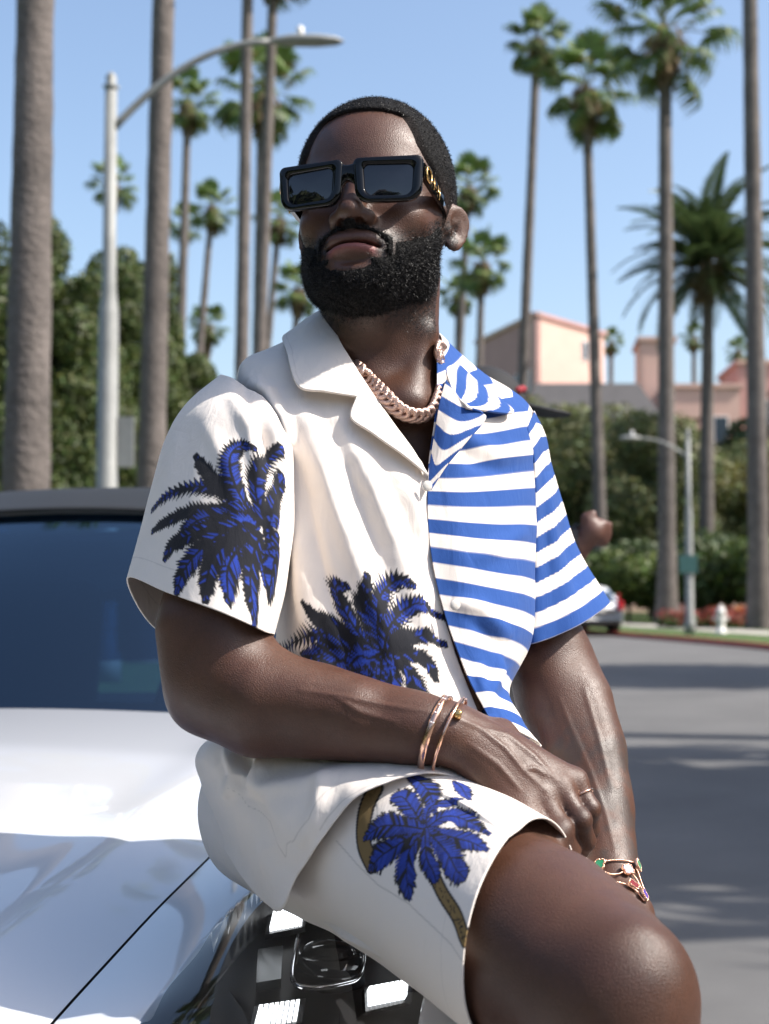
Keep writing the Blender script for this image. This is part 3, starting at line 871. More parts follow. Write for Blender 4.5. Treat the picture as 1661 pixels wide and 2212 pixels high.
def vein_bump(p):
    px = project(p)
    out = np.zeros(len(p), dtype=np.float32)
    for i, v in enumerate(VEINS):
        a = np.array(v); m = (px[:, 0] > a[:, 0].min() - 8) & (px[:, 0] < a[:, 0].max() + 8) & (px[:, 1] > a[:, 1].min() - 8) & (px[:, 1] < a[:, 1].max() + 8) & (p[:, 1] < (1.415 if i > 1 else 1.76)) & (p[:, 1] > (1.2 if i > 1 else 1.55))
        if m.any():
            e, t = seg_dist2(px[m], v)
            out[m] = np.maximum(out[m], (.0016 if 1 < i < 6 else .0013) * np.exp(-(e / 2.6) ** 2) * np.sin(np.clip(t, .04, .96) * PI) ** .4)
    return out
def body_sdf(p):
    d = np.full(len(p), .5, dtype=np.float32)
    c0 = p.min(0); c1 = p.max(0)
    for (fn, lo, hi), k in zip(PARTS, BLEND):
        if (c1 < lo).any() or (c0 > hi).any(): continue
        m = ((p >= lo) & (p <= hi)).all(1)
        if not m.any(): continue
        e = fn(p[m]).astype(np.float32)
        dm = d[m]
        d[m] = smin(dm, e, k)
    return d
SKIN = mat('dark_skin', (.09, .045, .03), .45, attr='Col', nscale=260, namt=.16, spec=.5, bump=.5, bscale=800, bdist=.0008, bdetail=6)
set_in(SKIN, Subsurface_Weight=.06, Subsurface_Radius=(.012, .004, .002), Subsurface_Scale=.5, Sheen_Weight=.0)
nt = SKIN.node_tree; tcs = [n for n in nt.nodes if n.type == 'TEX_COORD'][0]
rn = nt.nodes.new('ShaderNodeTexNoise'); rn.inputs['Scale'].default_value = 45; rn.inputs['Detail'].default_value = 8; nt.links.new(tcs.outputs['Object'], rn.inputs['Vector'])
rm = nt.nodes.new('ShaderNodeMapRange'); rm.inputs[1].default_value = .3; rm.inputs[2].default_value = .7; rm.inputs[3].default_value = .36; rm.inputs[4].default_value = .54
nt.links.new(rn.outputs['Fac'], rm.inputs[0]); nt.links.new(rm.outputs[0], bsdf(SKIN).inputs['Roughness'])
vo = nt.nodes.new('ShaderNodeTexVoronoi'); vo.inputs['Scale'].default_value = 420; vo.feature = 'DISTANCE_TO_EDGE'; nt.links.new(tcs.outputs['Object'], vo.inputs['Vector'])
b0 = [n for n in nt.nodes if n.type == 'BUMP'][0]; b1 = nt.nodes.new('ShaderNodeBump'); b1.inputs['Strength'].default_value = .35; b1.inputs['Distance'].default_value = .0008
nt.links.new(vo.outputs['Distance'], b1.inputs['Height']); nt.links.new(b0.outputs['Normal'], b1.inputs['Normal']); nt.links.new(b1.outputs['Normal'], bsdf(SKIN).inputs['Normal'])
man = empty('person', (P(300, 860, 1.6).x, 1.6, .93), 0, 'seated bearded man in half palm, half striped shirt and white shorts', 'person')
bpy.context.view_layer.update()
BH = .0021
V, Fq = surface_nets(body_sdf, (-.45, 1.0, .02), (.48, 2.0, 1.83), BH)
V = relax(V, Fq, 1, .35)
vb = np.zeros(len(V))
VN = vnormals(V, Fq)
vb = vein_bump(V.astype(np.float32)) * (VN[:, 1] < .1)
V = V + VN * vb[:, None]
me = mesh('body', V, Fq)
q = to_head(V.astype(np.float32))
ax = np.abs(q[:, 0])
inhead = (q[:, 2] > -.2) & (np.abs(q[:, 0]) < .12) & (np.abs(q[:, 1]) < .14)
nz = NOI(V * 60) * .5 + NOI(V * 23) * .5
col = np.array([.074, .0315, .0185])[None] * (1 + .16 * nz[:, None])
zc = -.0685 - .0030 * (ax / .028) ** 2
lipw = .031 * 1.0
low = (q[:, 2] < zc) * np.exp(-((q[:, 2] - zc + .0045) / .0060) ** 4)
upp = (q[:, 2] >= zc) * np.exp(-((q[:, 2] - zc - .0040) / .0048) ** 4)
win = sstep(.030, .022, ax) * sstep(-.086, -.092, q[:, 1]) * inhead
col = col * (1 - (low * win * .8)[:, None]) + np.array([.235, .075, .068])[None] * (low * win * .8)[:, None]
col = col * (1 - (upp * win * .7)[:, None]) + np.array([.105, .047, .036])[None] * (upp * win * .7)[:, None]
wp = project(V)
def spot(px, py, r, D0, D1): return np.exp(-((wp[:, 0] - px) ** 2 + (wp[:, 1] - py) ** 2) / r ** 2) * (V[:, 1] > D0) * (V[:, 1] < D1)
drk = .38 * spot(640, 965, 42, 1.0, 1.25) + .30 * spot(198, 715, 34, 1.3, 1.55) + sum(.35 * spot(f[1][0], f[1][1], 9, 1.3, 1.45) for f in FING)
col = col * (1 - np.clip(drk, 0, .6) * (.75 + .5 * NOI(V * 90)))[:, None]
col = col * (1 + .10 * NOI(V * 9))[:, None]
tat = sstep(700, 745, wp[:, 1]) * sstep(872, 850, wp[:, 1]) * (V[:, 1] > 1.56) * (wp[:, 0] > 535) * (V[:, 2] > .9)
tn = np.clip(.5 + 1.5 * NOI(V * 55 + 3) + .9 * NOI(V * 120), 0, 1)
col = col * (1 - (.5 * tat * tn)[:, None]) + np.array([.030, .034, .032])[None] * (.5 * tat * tn)[:, None]
CH = np.interp(q[:, 1], [-.2, -.092, -.080, -.070, -.042, -.030, -.02, .02], [-.066, -.062, -.055, -.046, -.026, -.014, -.004, .0])
stub = sstep(-.017, .004, CH - q[:, 2]) * (q[:, 1] < .012) * sstep(-.138, -.112, q[:, 2]) * inhead * (1 - win)
stub = np.clip(stub * (.55 + .45 * NOI(V * 900)), 0, 1)
stub = np.clip(stub * 1.35, 0, 1)
col = col * (1 - .92 * stub[:, None]) + np.array([.010, .008, .008])[None] * .92 * stub[:, None]
V_BODY = V; N_BODY = VN; STUB = stub
col_attr(me, np.clip(col, 0, 1))
body = link('body', me, SKIN, man)
# ---------------------------------------------------------------- hair, beard, sunglasses
M['hair'] = mat('black_hair', (.0045, .0042, .0045), .7, spec=.16, attr='Col', nscale=900, namt=.5, bump=1.0, bscale=1300, bdist=.0012)
M['beard'] = mat('black_beard', (.0045, .0042, .0045), .7, spec=.16, nscale=700, namt=.4, bump=1.0, bscale=900, bdist=.0016)
M['strand'] = mat('hair_strand', (.006, .0055, .006), .45, spec=.38)
ZB = np.array([-.06, -.02, -.005, .01, .024, .042, .054, .072, .078, .30])
YB = np.array([.03, -.010, -.022, -.036, -.055, -.072, -.079, -.081, -.081, -.081])
def hair_region(q):
    ax = np.abs(q[:, 0])
    front = q[:, 2] - (.0905 - 4.4 * np.maximum(ax - .012, 0) ** 2)          # above the forehead line
    side = (q[:, 1] - np.interp(q[:, 2], ZB, YB)) * .8
    r = np.maximum(np.minimum(side, .05), np.minimum(front, .05))
    return r
def hair_t(q):
    r = hair_region(q)
    low = sstep(-.01, .05, q[:, 2])
    return -.0012 + (.0012 + .0010 + .0032 * low) * sstep(-.0005, .004 + .012 * (1 - low), r)
YC = np.array([-.2, -.092, -.080, -.070, -.042, -.030, -.02, .02]); ZC = np.array([-.066, -.062, -.055, -.046, -.026, -.014, -.004, .0])
def beard_t(q):
    ax = np.abs(q[:, 0]); y = q[:, 1]; z = q[:, 2]
    n = NOI(q * 420) * .0016 + NOI(q * 170) * .0016
    cheek = np.interp(y, YC, ZC) - z                                   # below the cheek line
    back = (.012 - y) * .8 + np.maximum(-z - .05, 0) * .3
    full = np.minimum(cheek, back)
    lip = np.sqrt((ax / .0335) ** 2 + ((z + .0690) / .0138) ** 2) - 1      # outside the lips
    front = (y < -.082)
    mous = np.minimum(np.minimum(z + .0585 + np.maximum(ax - .02, 0) * 1.1, -.0475 - z - np.maximum(ax - .008, 0) * .30 ), .040 - ax)
    mous = np.where(front, mous, -1)
    below = np.sqrt(((q[:, 0] + .003) / .018) ** 2 + ((z + .087) / .0085) ** 2) - 1        # bare skin under the lip
    r = np.where(front & (z > -.0605), mous, full)
    r = np.maximum(r, mous)
    r = np.where(front, np.minimum(np.minimum(r, lip * .014), below * .012), r)
    r = r + n
    thick = .0030 + .0048 * sstep(-.045, -.085, z) - .0010 * sstep(-.09, -.12, z)
    rr = np.maximum(np.clip(r / .024, 0, 1) ** .95, np.where(front, np.clip(np.minimum(mous, lip * .014) / .0022, 0, 1) * .72, 0))
    return -.0015 + (.0015 + thick) * rr * (rr > 0)
def strands(name, V, N, w, n, L, wd, rs, curl, parent, m, lift=1.0):
    idx = rs.choice(len(V), n, p=w / w.sum())
    p = V[idx] + rs.normal(0, .0007, (n, 3)); nn = N[idx]
    d = nn * lift + rs.normal(0, .75, (n, 3)); d /= np.linalg.norm(d, axis=1)[:, None]
    s = np.cross(d, rs.normal(size=(n, 3))); s /= np.linalg.norm(s, axis=1)[:, None]
    l = (L * rs.uniform(.5, 1.25, n))[:, None]
    b = np.cross(s, d)
    p0 = p - d * l * .25; p1 = p + d * l * .4 + b * l * curl * .35; p2 = p + d * l * .62 + b * l * curl
    Vs = np.stack([p0 - s * wd, p0 + s * wd, p1 + s * wd * .8, p1 - s * wd * .8, p2], 1).reshape(-1, 3)
    base = np.arange(n)[:, None] * 5
    q4 = (base + np.array([[0, 1, 2, 3]])); t3 = base + np.array([[3, 2, 4]])
    me = bpy.data.meshes.new(name)
    me.from_pydata(Vs.tolist(), [], q4.tolist() + t3.tolist())
    o = link(name, me, m, parent); o['kind'] = 'stuff'
    return o
hlo = np.min([tuple(head_pt(x, y, z)) for x in (-.1, .1) for y in (-.13, .125) for z in (-.15, .145)], 0)
hhi = np.max([tuple(head_pt(x, y, z)) for x in (-.1, .1) for y in (-.13, .125) for z in (-.15, .145)], 0)
def make_shell(tfn, thr, name, m):
    fn = lambda p: (lambda q: (face_sdf(q) * HS - tfn(q)).astype(np.float32))(to_head(p))
    V, Fq = surface_nets(fn, hlo, hhi, .0019)
    V = relax(V, Fq, 1, .4)
    t = tfn(to_head(V.astype(np.float32)))
    V, Fq, u = trim(V, Fq, t > thr); t = t[u]
    N = vnormals(V, Fq)
    V = V + N * (NOI(V * 700) * .0006 * np.clip(t / .003, 0, 1))[:, None]
    o = link(name, mesh(name, V, Fq), m, man)
    return o, V, N, t
hair, HV, HN, HT = make_shell(hair_t, -.0009, 'hair', M['hair'])
hq = to_head(HV.astype(np.float32)); fade = np.clip(sstep(.045, -.01, hq[:, 2]) * .9 + sstep(.005, -.0005, hair_region(hq)) * .5, 0, 1) * (.6 + .5 * NOI(HV * 800))
fade = np.clip(fade, 0, 1)[:, None]
col_attr(hair.data, np.array([.0048, .0044, .0046])[None] * (1 - fade) + np.array([.040, .020, .014])[None] * fade)
rs = seed(77)
strands('hair_strands', HV, HN, np.clip(HT, 0, .004) * (1 - fade[:, 0]) + 1e-6, 30000, .0030, .00016, rs, .5, hair, M['strand'], .8)
beard, BV, BN, BT = make_shell(beard_t, -.0008, 'beard', M['beard'])
strands('beard_strands', BV, BN, np.clip(BT + .0006, 0, .005) + 1e-6, 46000, .0056, .00016, rs, .9, beard, M['strand'], .55)

# stubble that thins out into the cheeks, and a few stray hairs
bq = to_head(V_BODY.astype(np.float32)); sel = np.where(STUB > .12)[0]
strands('stubble', V_BODY[sel], N_BODY[sel], np.clip(STUB[sel], 0, 1) ** 1.5, 15000, .0028, .00015, rs, .6, beard, M['strand'], .8)
# sunglasses, built in head space
M['acetate'] = mat('black_acetate', (.002, .0022, .003), .05, spec=.38)
M['gold'] = mat('yellow_gold', (.85, .52, .20), .18, 1.0)
M['rosegold'] = mat('rose_gold', (.86, .52, .37), .2, 1.0)
M['lens'] = mat('dark_lens', (.006, .006, .009), .03, spec=.9)
GY = -.121
GZ = -.010
gl = empty('sunglasses', head_pt(0, GY, 0), 0, 'thick black rectangular sunglasses with gold temple hardware on the face', 'sunglasses')
bpy.context.view_layer.update()
PAN = rad(10)
def wrap(x, y, z):
    y2 = y * math.cos(PAN) - z * math.sin(PAN); z2 = y * math.sin(PAN) + z * math.cos(PAN)
    return (x, GY + y2 + 1.7 * x * x, z2 + GZ)
def rrect(cx, cz, hw, hh, rt, rb, n, skew=0.0, taper=0.0):
    """rounded rectangle; rt / rb = radii of the upper / lower corners"""
    out = []
    for (sx, sz, r, a0) in ((1, 1, rt, 0), (-1, 1, rt, 90), (-1, -1, rb, 180), (1, -1, rb, 270)):
        for k in range(n):
            a = rad(a0 + 90 * k / (n - 1))
            x = sx * (hw - r) + r * math.cos(a); z = sz * (hh - r) + r * math.sin(a)
            out.append((cx + x * (1 + taper * z / hh), cz + z + skew * x))
    return out
fm = MB()
for s in (-1, 1):
    c = s * .0405
    o_ = rrect(c, 0, .0340, .0240, .006, .015, 7, .03 * s, .04); i_ = rrect(c + s * .0005, -.001, .0240, .0163, .006, .009, 7, .0, .04)
    V = []; n = len(o_)
    lay = [(o_, .0, 1.0), (o_, -.0045, 1.0), (o_, -.0065, .965), (i_, -.0062, 1.07), (i_, -.0035, 1.0), (i_, .0, 1.0)]
    for L, y, k in lay:
        for (x, z) in L: V.append(wrap(c + (x - c) * k, y, z * k))
    Fc = []
    for a in range(len(lay)):
        b = (a + 1) % len(lay)
        for k in range(n): Fc.append((a * n + k, a * n + (k + 1) % n, b * n + (k + 1) % n, b * n + k))
    fm.add(head_pts(V), Fc)
br = []
for x in np.linspace(-.010, .010, 11):
    u = x / .010
    for (yy, z) in ((.0005, .0170 + .004 * u * u), (-.0045, .0165 + .004 * u * u), (-.0052, .0145), (-.0055, .003 - .010 * u * u), (-.004, .001 - .012 * u * u), (.0005, -.000 - .012 * u * u)): br.append(wrap(x, yy, z))
fm.add(head_pts(br), [(i * 6 + k, i * 6 + (k + 1) % 6, (i + 1) * 6 + (k + 1) % 6, (i + 1) * 6 + k) for i in range(10) for k in range(6)])
o = fm.build('frame', M['acetate'], gl, True); 
for s in (-1, 1):
    c = s * .0405; L = rrect(c + s * .0005, -.001, .0246, .0170, .006, .009, 6, .0, .04)
    n = len(L); ks = np.linspace(.1, 1, 9)
    V = [wrap(c, -.0042, 0)] + [wrap(c + (x - c) * k, -.0042 + ((x - c) ** 2 + z * z) * k * k / .36 - 1.7 * ((c + (x - c) * k) ** 2 - c * c - 2 * c * (x - c) * k), z * k) for k in ks for (x, z) in L]
    Fc = [(0, 1 + (k + 1) % n, 1 + k) for k in range(n)] + [(1 + a * n + k, 1 + a * n + (k + 1) % n, 1 + (a + 1) * n + (k + 1) % n, 1 + (a + 1) * n + k) for a in range(8) for k in range(n)]
    link('lens', mesh('lens', head_pts(V), Fc), M['lens'], gl)
    # temple
    tp = [(.0735, GY + .010, .012), (.0775, GY + .045, .012), (.0790, GY + .080, .016), (.0775, GY + .104, .019), (.0735, GY + .122, .018), (.071, GY + .150, .004)]
    hs_ = [.0085, .0082, .0065, .0055, .0048, .004]
    V = []
    for (x, y, z), h in zip(tp, hs_):
        for dx, dz in ((-.0022, -h), (.0022, -h), (.0026, 0), (.0022, h), (-.0022, h)): V.append((s * (x + dx), y, z + dz + GZ))
    Fc = [(i * 5 + k, i * 5 + (k + 1) % 5, (i + 1) * 5 + (k + 1) % 5, (i + 1) * 5 + k) for i in range(5) for k in range(5)] + [(0, 1, 2, 3, 4), (25, 26, 27, 28, 29)]
    link('temple', mesh('temple', head_pts(V), Fc, False), M['acetate'], gl)
    g_ = MB()
    ring = [(.0772, GY + .014 + .0065 + .0075 * math.cos(a), .012 + .0088 * math.sin(a) ) for a in np.linspace(0, 2 * PI, 24, endpoint=False)]
    ring = [(s * (x + .12 * (y - GY - .012)), y, GZ + .012 + math.copysign(min(abs(z - .012), .0072), z - .012)) for x, y, z in ring]
    g_.tube(head_pts(ring), .0013, 8, closed=True)
    for yy in (.037, .052, .058):
        g_.tube(head_pts([(s * (.0795 + .06 * (yy - .03)), GY + yy, GZ + .018), (s * (.0799 + .06 * (yy - .03)), GY + yy + .001, GZ + .0115), (s * (.0795 + .06 * (yy - .03)), GY + yy, GZ + (.0045 if yy != .052 else .010))]), .0007, 6)
    g_.tube(head_pts([(s * .0793, GY + .030, GZ + .0115), (s * .0812, GY + .058, GZ + .0115)]), .0006, 6)
    g_.build('gold_hinge', M['gold'], gl, True)
# ================================================================== clothes
def cr_eval(Pt, t, closed=False):
    """Catmull-Rom through Pt (m,k) at parameters t in 0..1"""
    Pt = np.asarray(Pt, dtype=float); m = len(Pt)
    n = m if closed else m - 1
    x = np.clip(t, 0, 1) * n; i = np.minimum(np.floor(x).astype(int), n - 1); f = (x - i)[:, None]
    def g(j): return Pt[j % m] if closed else Pt[np.clip(j, 0, m - 1)]
    a, b, c, d = g(i - 1), g(i), g(i + 1), g(i + 2)
    if not closed:
        a = np.where((i == 0)[:, None], 2 * b - c, a); d = np.where((i == n - 1)[:, None], 2 * c - b, d)
    return .5 * (2 * b + (c - a) * f + (2 * a - 5 * b + 4 * c - d) * f ** 2 + (-a + 3 * b - 3 * c + d) * f ** 3)
def patch(rows, nr, nc, closed=False, us=None):
    R = [[tuple(P(*q)) for q in r] for r in rows]
    m = max(len(r) for r in R)
    tu = np.linspace(0, 1, nc, endpoint=not closed) if us is None else us
    R = [cr_eval(r, tu, closed) for r in R]                         # (rows, nc, 3)
    R = np.stack(R)
    tv = np.linspace(0, 1, nr)
    out = np.stack([cr_eval(R[:, j], tv) for j in range(nc)], 1)
    return out                                                    # (nr, nc, 3)
def gnormals(G, closed=False):
    if closed:
        du = np.roll(G, -1, 1) - np.roll(G, 1, 1)
    else: du = np.gradient(G, axis=1)
    dv = np.gradient(G, axis=0)
    n = np.cross(du, dv); return n / (np.linalg.norm(n, axis=2)[..., None] + 1e-12)
def chart(G):
    """lengths along the columns and rows of a grid: cloth coordinates in metres"""
    du = np.linalg.norm(np.diff(G, axis=1), axis=2); dv = np.linalg.norm(np.diff(G, axis=0), axis=2)
    s = np.concatenate([np.zeros((G.shape[0], 1)), np.cumsum(du, 1)], 1)
    t = np.concatenate([np.zeros((1, G.shape[1])), np.cumsum(dv, 0)], 0)
    return s, t
def ridge(px, line, amp, w, sharp=1.0, side=0.0):
    """fold along a line of pixels: height of a soft ridge (amp<0 a valley)"""
    e, t = seg_dist2(px, line)
    return amp * np.exp(-(e / w) ** 2 * sharp) * np.sin(np.clip(t, .02, .98) * PI) ** .6
def folds(G, lines, nsign=1, closed=False, front=1.9):
    N = gnormals(G, closed) * nsign
    px = project(G.reshape(-1, 3)); h = np.zeros(len(px))
    for L in lines: h += 1.45 * ridge(px, *L)
    h = h.reshape(G.shape[:2]) * (N[..., 1] < .35)
    return G + N * h[..., None]
def cloth_noise(G, amp, f, nsign=1, closed=False, sd=0):
    N = gnormals(G, closed) * nsign
    p = G.reshape(-1, 3)
    h = (NOI(p * f + sd) + .5 * NOI(p * f * 2.1 + 7 + sd)).reshape(G.shape[:2]) * amp
    return G + N * h[..., None]
def cloth_obj(name, G, cols, m, parent, closed=False, thick=.0016, off=-1, **k):
    nr, nc = G.shape[:2]
    me = mesh(name, G.reshape(-1, 3), grid_faces(nr, nc, closed))
    col_attr(me, cols.reshape(-1, cols.shape[-1]))
    o = link(name, me, m, parent, **k)
    if thick:
        s = o.modifiers.new('thickness', 'SOLIDIFY'); s.thickness = thick; s.offset = off
    return o
WHITE = np.array([.76, .695, .635]); BLUE = np.array([.016, .068, .265]); INK = np.array([.006, .007, .012]); PBLUE = np.array([.012, .036, .26]); TRUNKC = np.array([.22, .145, .055])
FAB = mat('cotton_twill', (.78, .74, .7), .82, attr='Col', spec=.25, bump=.25, bscale=1500, bdist=.0006)
set_in(FAB, Sheen_Weight=.08, Sheen_Roughness=.5)
nt = FAB.node_tree; tcs = [n for n in nt.nodes if n.type == 'TEX_COORD'][0]; b0 = [n for n in nt.nodes if n.type == 'BUMP'][0]
mpg = nt.nodes.new('ShaderNodeMapping'); mpg.inputs['Scale'].default_value = (1.6, 1.0, .55); mpg.inputs['Rotation'].default_value = (0, .5, 0); nt.links.new(tcs.outputs['Object'], mpg.inputs['Vector'])
wn_ = nt.nodes.new('ShaderNodeTexNoise'); wn_.inputs['Scale'].default_value = 28; wn_.inputs['Detail'].default_value = 5; wn_.inputs['Distortion'].default_value = .8; nt.links.new(mpg.outputs[0], wn_.inputs['Vector'])
b1 = nt.nodes.new('ShaderNodeBump'); b1.inputs['Strength'].default_value = .38; b1.inputs['Distance'].default_value = .006
nt.links.new(wn_.outputs['Fac'], b1.inputs['Height']); nt.links.new(b0.outputs['Normal'], b1.inputs['Normal']); nt.links.new(b1.outputs['Normal'], bsdf(FAB).inputs['Normal'])
def nearest(G, pts):
    """cloth coordinates (i,j) of the grid points that appear at the given pixels"""
    px = project(G.reshape(-1, 3)); D = G.reshape(-1, 3)[:, 1]
    out = []
    for q in pts:
        e = ((px - np.array(q)) ** 2).sum(1) + (D - D.min()) * 3000
        out.append(np.unravel_index(np.argmin(e), G.shape[:2]))
    return out
class Print:
    """flat print on a cloth grid: drawn in the cloth's own lengths"""
    def __init__(s, G, base):
        s.G = G; s.s, s.t = chart(G); s.q = np.stack([s.s.ravel(), s.t.ravel()], 1)
        s.col = np.tile(base, (len(s.q), 1)).astype(float)
    def at(s, pts): return [np.array([s.s[i, j], s.t[i, j]]) for i, j in nearest(s.G, pts)]
    def seg(s, a, b, wa, wb, c, bend=None):
        mid = None
        lo = np.minimum(a, b) - max(wa, wb) * 1.2; hi = np.maximum(a, b) + max(wa, wb) * 1.2
        m = np.where((s.q[:, 0] > lo[0]) & (s.q[:, 0] < hi[0]) & (s.q[:, 1] > lo[1]) & (s.q[:, 1] < hi[1]))[0]
        if not len(m): return
        d = b - a; L = (d * d).sum() + 1e-12; t = np.clip(((s.q[m] - a) @ d) / L, 0, 1)
        e = np.sqrt(((s.q[m] - a - t[:, None] * d) ** 2).sum(1)); w = wa + (wb - wa) * t
        k = np.clip((w - e) / .0009 + .5, 0, 1)[:, None]
        s.col[m] = s.col[m] * (1 - k) + c * k
    def line(s, pts, w0, w1, c):
        n = len(pts)
        for i in range(n - 1):
            s.seg(pts[i], pts[i + 1], w0 + (w1 - w0) * i / (n - 1), w0 + (w1 - w0) * (i + 1) / (n - 1), c)
    def frond(s, pix, width, rs, blue=1.0, n=26, black=True):
        """a palm leaf along a pixel line: ragged black leaflets with blue streaks and a rib"""
        c = cr_eval(np.array(s.at(pix)), np.linspace(0, 1, n))
        T = np.gradient(c, axis=0); T /= np.linalg.norm(T, axis=1)[:, None] + 1e-12
        Nn = np.stack([-T[:, 1], T[:, 0]], 1)
        for pss in (0, 1):
            for i in range(n):
                f = i / (n - 1); w = width * (.45 + .55 * math.sin(PI * min(1, .12 + .95 * f) ** .85)) * (1.0 if f < .85 else 1 - (f - .85) * 3)
                for sd in (-1, 1):
                    l = w * rs.uniform(.8, 1.15)
                    d = Nn[i] * sd * .80 + T[i] * .62
                    a = c[i]; b = c[i] + d * l
                    if pss == 0: s.seg(a, b, .0042, .0004, INK)
                    elif rs.rand() < blue * .82:
                        u = rs.uniform(.04, .12); v = rs.uniform(.5, .82)
                        s.seg(c[i] + d * l * u, c[i] + d * l * v, .0015, .0005, PBLUE * rs.uniform(.8, 1.25))
        s.line(list(c), .0016, .0008, INK)
    def blob(s, pix, r, c):
        p = s.at([pix])[0]; s.seg(p, p + 1e-5, r, r, c)

# ---------------------------------------------------------------- shirt
WR = [
    [(357, 371, 1.566), (349, 357, 1.573), (341, 345, 1.585), (334, 333, 1.60), (328, 322, 1.62), (333, 314, 1.67), (355, 312, 1.725), (395, 322, 1.755)],
    [(372, 394, 1.560), (356, 386, 1.558), (338, 376, 1.562), (316, 364, 1.575), (294, 350, 1.60), (284, 341, 1.645), (310, 345, 1.73), (395, 352, 1.785)],
    [(394, 425, 1.552), (362, 418, 1.538), (326, 410, 1.535), (288, 396, 1.545), (254, 376, 1.575), (240, 366, 1.625), (260, 374, 1.73), (398, 400, 1.81)],
    [(412, 450, 1.545), (374, 448, 1.522), (334, 445, 1.515), (296, 440, 1.522), (264, 432, 1.555), (250, 425, 1.625), (270, 430, 1.745), (402, 440, 1.82)],
    [(427, 475, 1.540), (384, 476, 1.512), (342, 476, 1.503), (304, 474, 1.512), (276, 470, 1.55), (266, 465, 1.625), (282, 468, 1.75), (404, 475, 1.82)],
    [(430, 545, 1.522), (388, 548, 1.490), (346, 550, 1.482), (308, 550, 1.495), (282, 552, 1.54), (274, 555, 1.615), (296, 558, 1.735), (404, 560, 1.81)],
    [(444, 615, 1.502), (400, 622, 1.468), (354, 628, 1.458), (314, 632, 1.475), (286, 636, 1.53), (277, 640, 1.60), (300, 640, 1.72), (402, 640, 1.80)],
    [(466, 680, 1.484), (418, 692, 1.458), (364, 700, 1.450), (314, 704, 1.468), (276, 706, 1.52), (258, 704, 1.59), (280, 704, 1.72), (400, 705, 1.81)],
    [(484, 728, 1.462), (432, 740, 1.447), (370, 748, 1.440), (305, 752, 1.447), (240, 752, 1.485), (205, 748, 1.565), (222, 750, 1.70), (388, 755, 1.83)],
    [(492, 762, 1.425), (438, 760, 1.405), (390, 766, 1.388), (335, 785, 1.380), (262, 810, 1.42), (213, 790, 1.55), (218, 785, 1.70), (380, 785, 1.84)],
    [(496, 786, 1.395), (446, 773, 1.375), (404, 776, 1.360), (352, 800, 1.352), (300, 872, 1.385), (272, 909, 1.43), (222, 820, 1.66), (372, 815, 1.84)]]
SRW = [
    [(438, 354, 1.592), (441, 348, 1.612), (442, 341, 1.638), (440, 335, 1.668), (434, 330, 1.70), (420, 326, 1.73), (395, 322, 1.755)],
    [(437, 392, 1.575), (452, 390, 1.585), (467, 385, 1.61), (480, 380, 1.645), (487, 377, 1.69), (470, 367, 1.755), (395, 352, 1.785)],
    [(434, 425, 1.562), (462, 425, 1.572), (492, 421, 1.605), (517, 416, 1.655), (531, 413, 1.725), (515, 403, 1.80), (400, 402, 1.81)],
    [(428, 474, 1.541), (462, 474, 1.548), (496, 471, 1.582), (521, 468, 1.635), (537, 466, 1.715), (525, 465, 1.80), (404, 475, 1.82)],
    [(430, 545, 1.516), (466, 550, 1.518), (500, 555, 1.552), (524, 557, 1.612), (535, 560, 1.695), (517, 560, 1.785), (404, 560, 1.81)],
    [(444, 612, 1.496), (477, 618, 1.502), (508, 625, 1.540), (526, 631, 1.60), (531, 638, 1.68), (514, 640, 1.775), (402, 640, 1.80)],
    [(464, 668, 1.480), (486, 675, 1.490), (502, 682, 1.525), (508, 688, 1.58), (507, 692, 1.66), (497, 698, 1.765), (400, 705, 1.81)],
    [(483, 708, 1.462), (503, 708, 1.472), (517, 714, 1.50), (522, 720, 1.55), (518, 724, 1.64), (500, 730, 1.77), (390, 745, 1.83)],
    [(497, 728, 1.448), (512, 728, 1.455), (527, 735, 1.475), (540, 744, 1.505), (538, 748, 1.60), (508, 760, 1.77), (380, 775, 1.84)]]
usw = np.concatenate([np.linspace(0, .72, 270), np.linspace(.72, 1, 40)[1:]])
GW = patch(WR, 420, len(usw), us=usw)
wf = [([(300, 400), (318, 450), (340, 520), (372, 600), (395, 660)], .0065, 11), ([(322, 408), (345, 460), (372, 530), (400, 600), (425, 650)], -.0045, 9), ([(345, 430), (368, 480), (395, 545), (415, 600), (440, 660)], .0055, 10),
      ([(380, 455), (398, 500), (415, 545)], -.0035, 8), ([(285, 470), (298, 540), (308, 620), (330, 680)], .006, 9), ([(298, 450), (310, 520), (330, 600), (352, 660)], -.004, 8),
      ([(405, 480), (418, 520), (428, 560)], .0035, 7), ([(290, 640), (320, 665), (350, 690)], .005, 8), ([(430, 600), (440, 640), (460, 680)], -.004, 7),
      ([(250, 380), (270, 395), (285, 420), (292, 450)], .008, 7), ([(235, 790), (300, 785), (380, 765)], .004, 8), ([(220, 760), (250, 800), (270, 850)], -.005, 9), ([(325, 770), (318, 810), (300, 850)], .004, 9),
      ([(225, 745), (232, 775), (226, 800)], .006, 6), ([(240, 748), (250, 775)], -.007, 6), ([(268, 752), (256, 770), (246, 790)], .006, 6)]
GW = folds(GW, wf, 1)
GW = cloth_noise(GW, .0016, 14, 1); GW = cloth_noise(GW, .0008, 46, 1, sd=9)
pw = Print(GW, WHITE)
rs = seed(21)
PC = (378, 655)
def Z3(*pts): return [(100 + x * .2107, 325 + y * .2107) for x, y in pts]
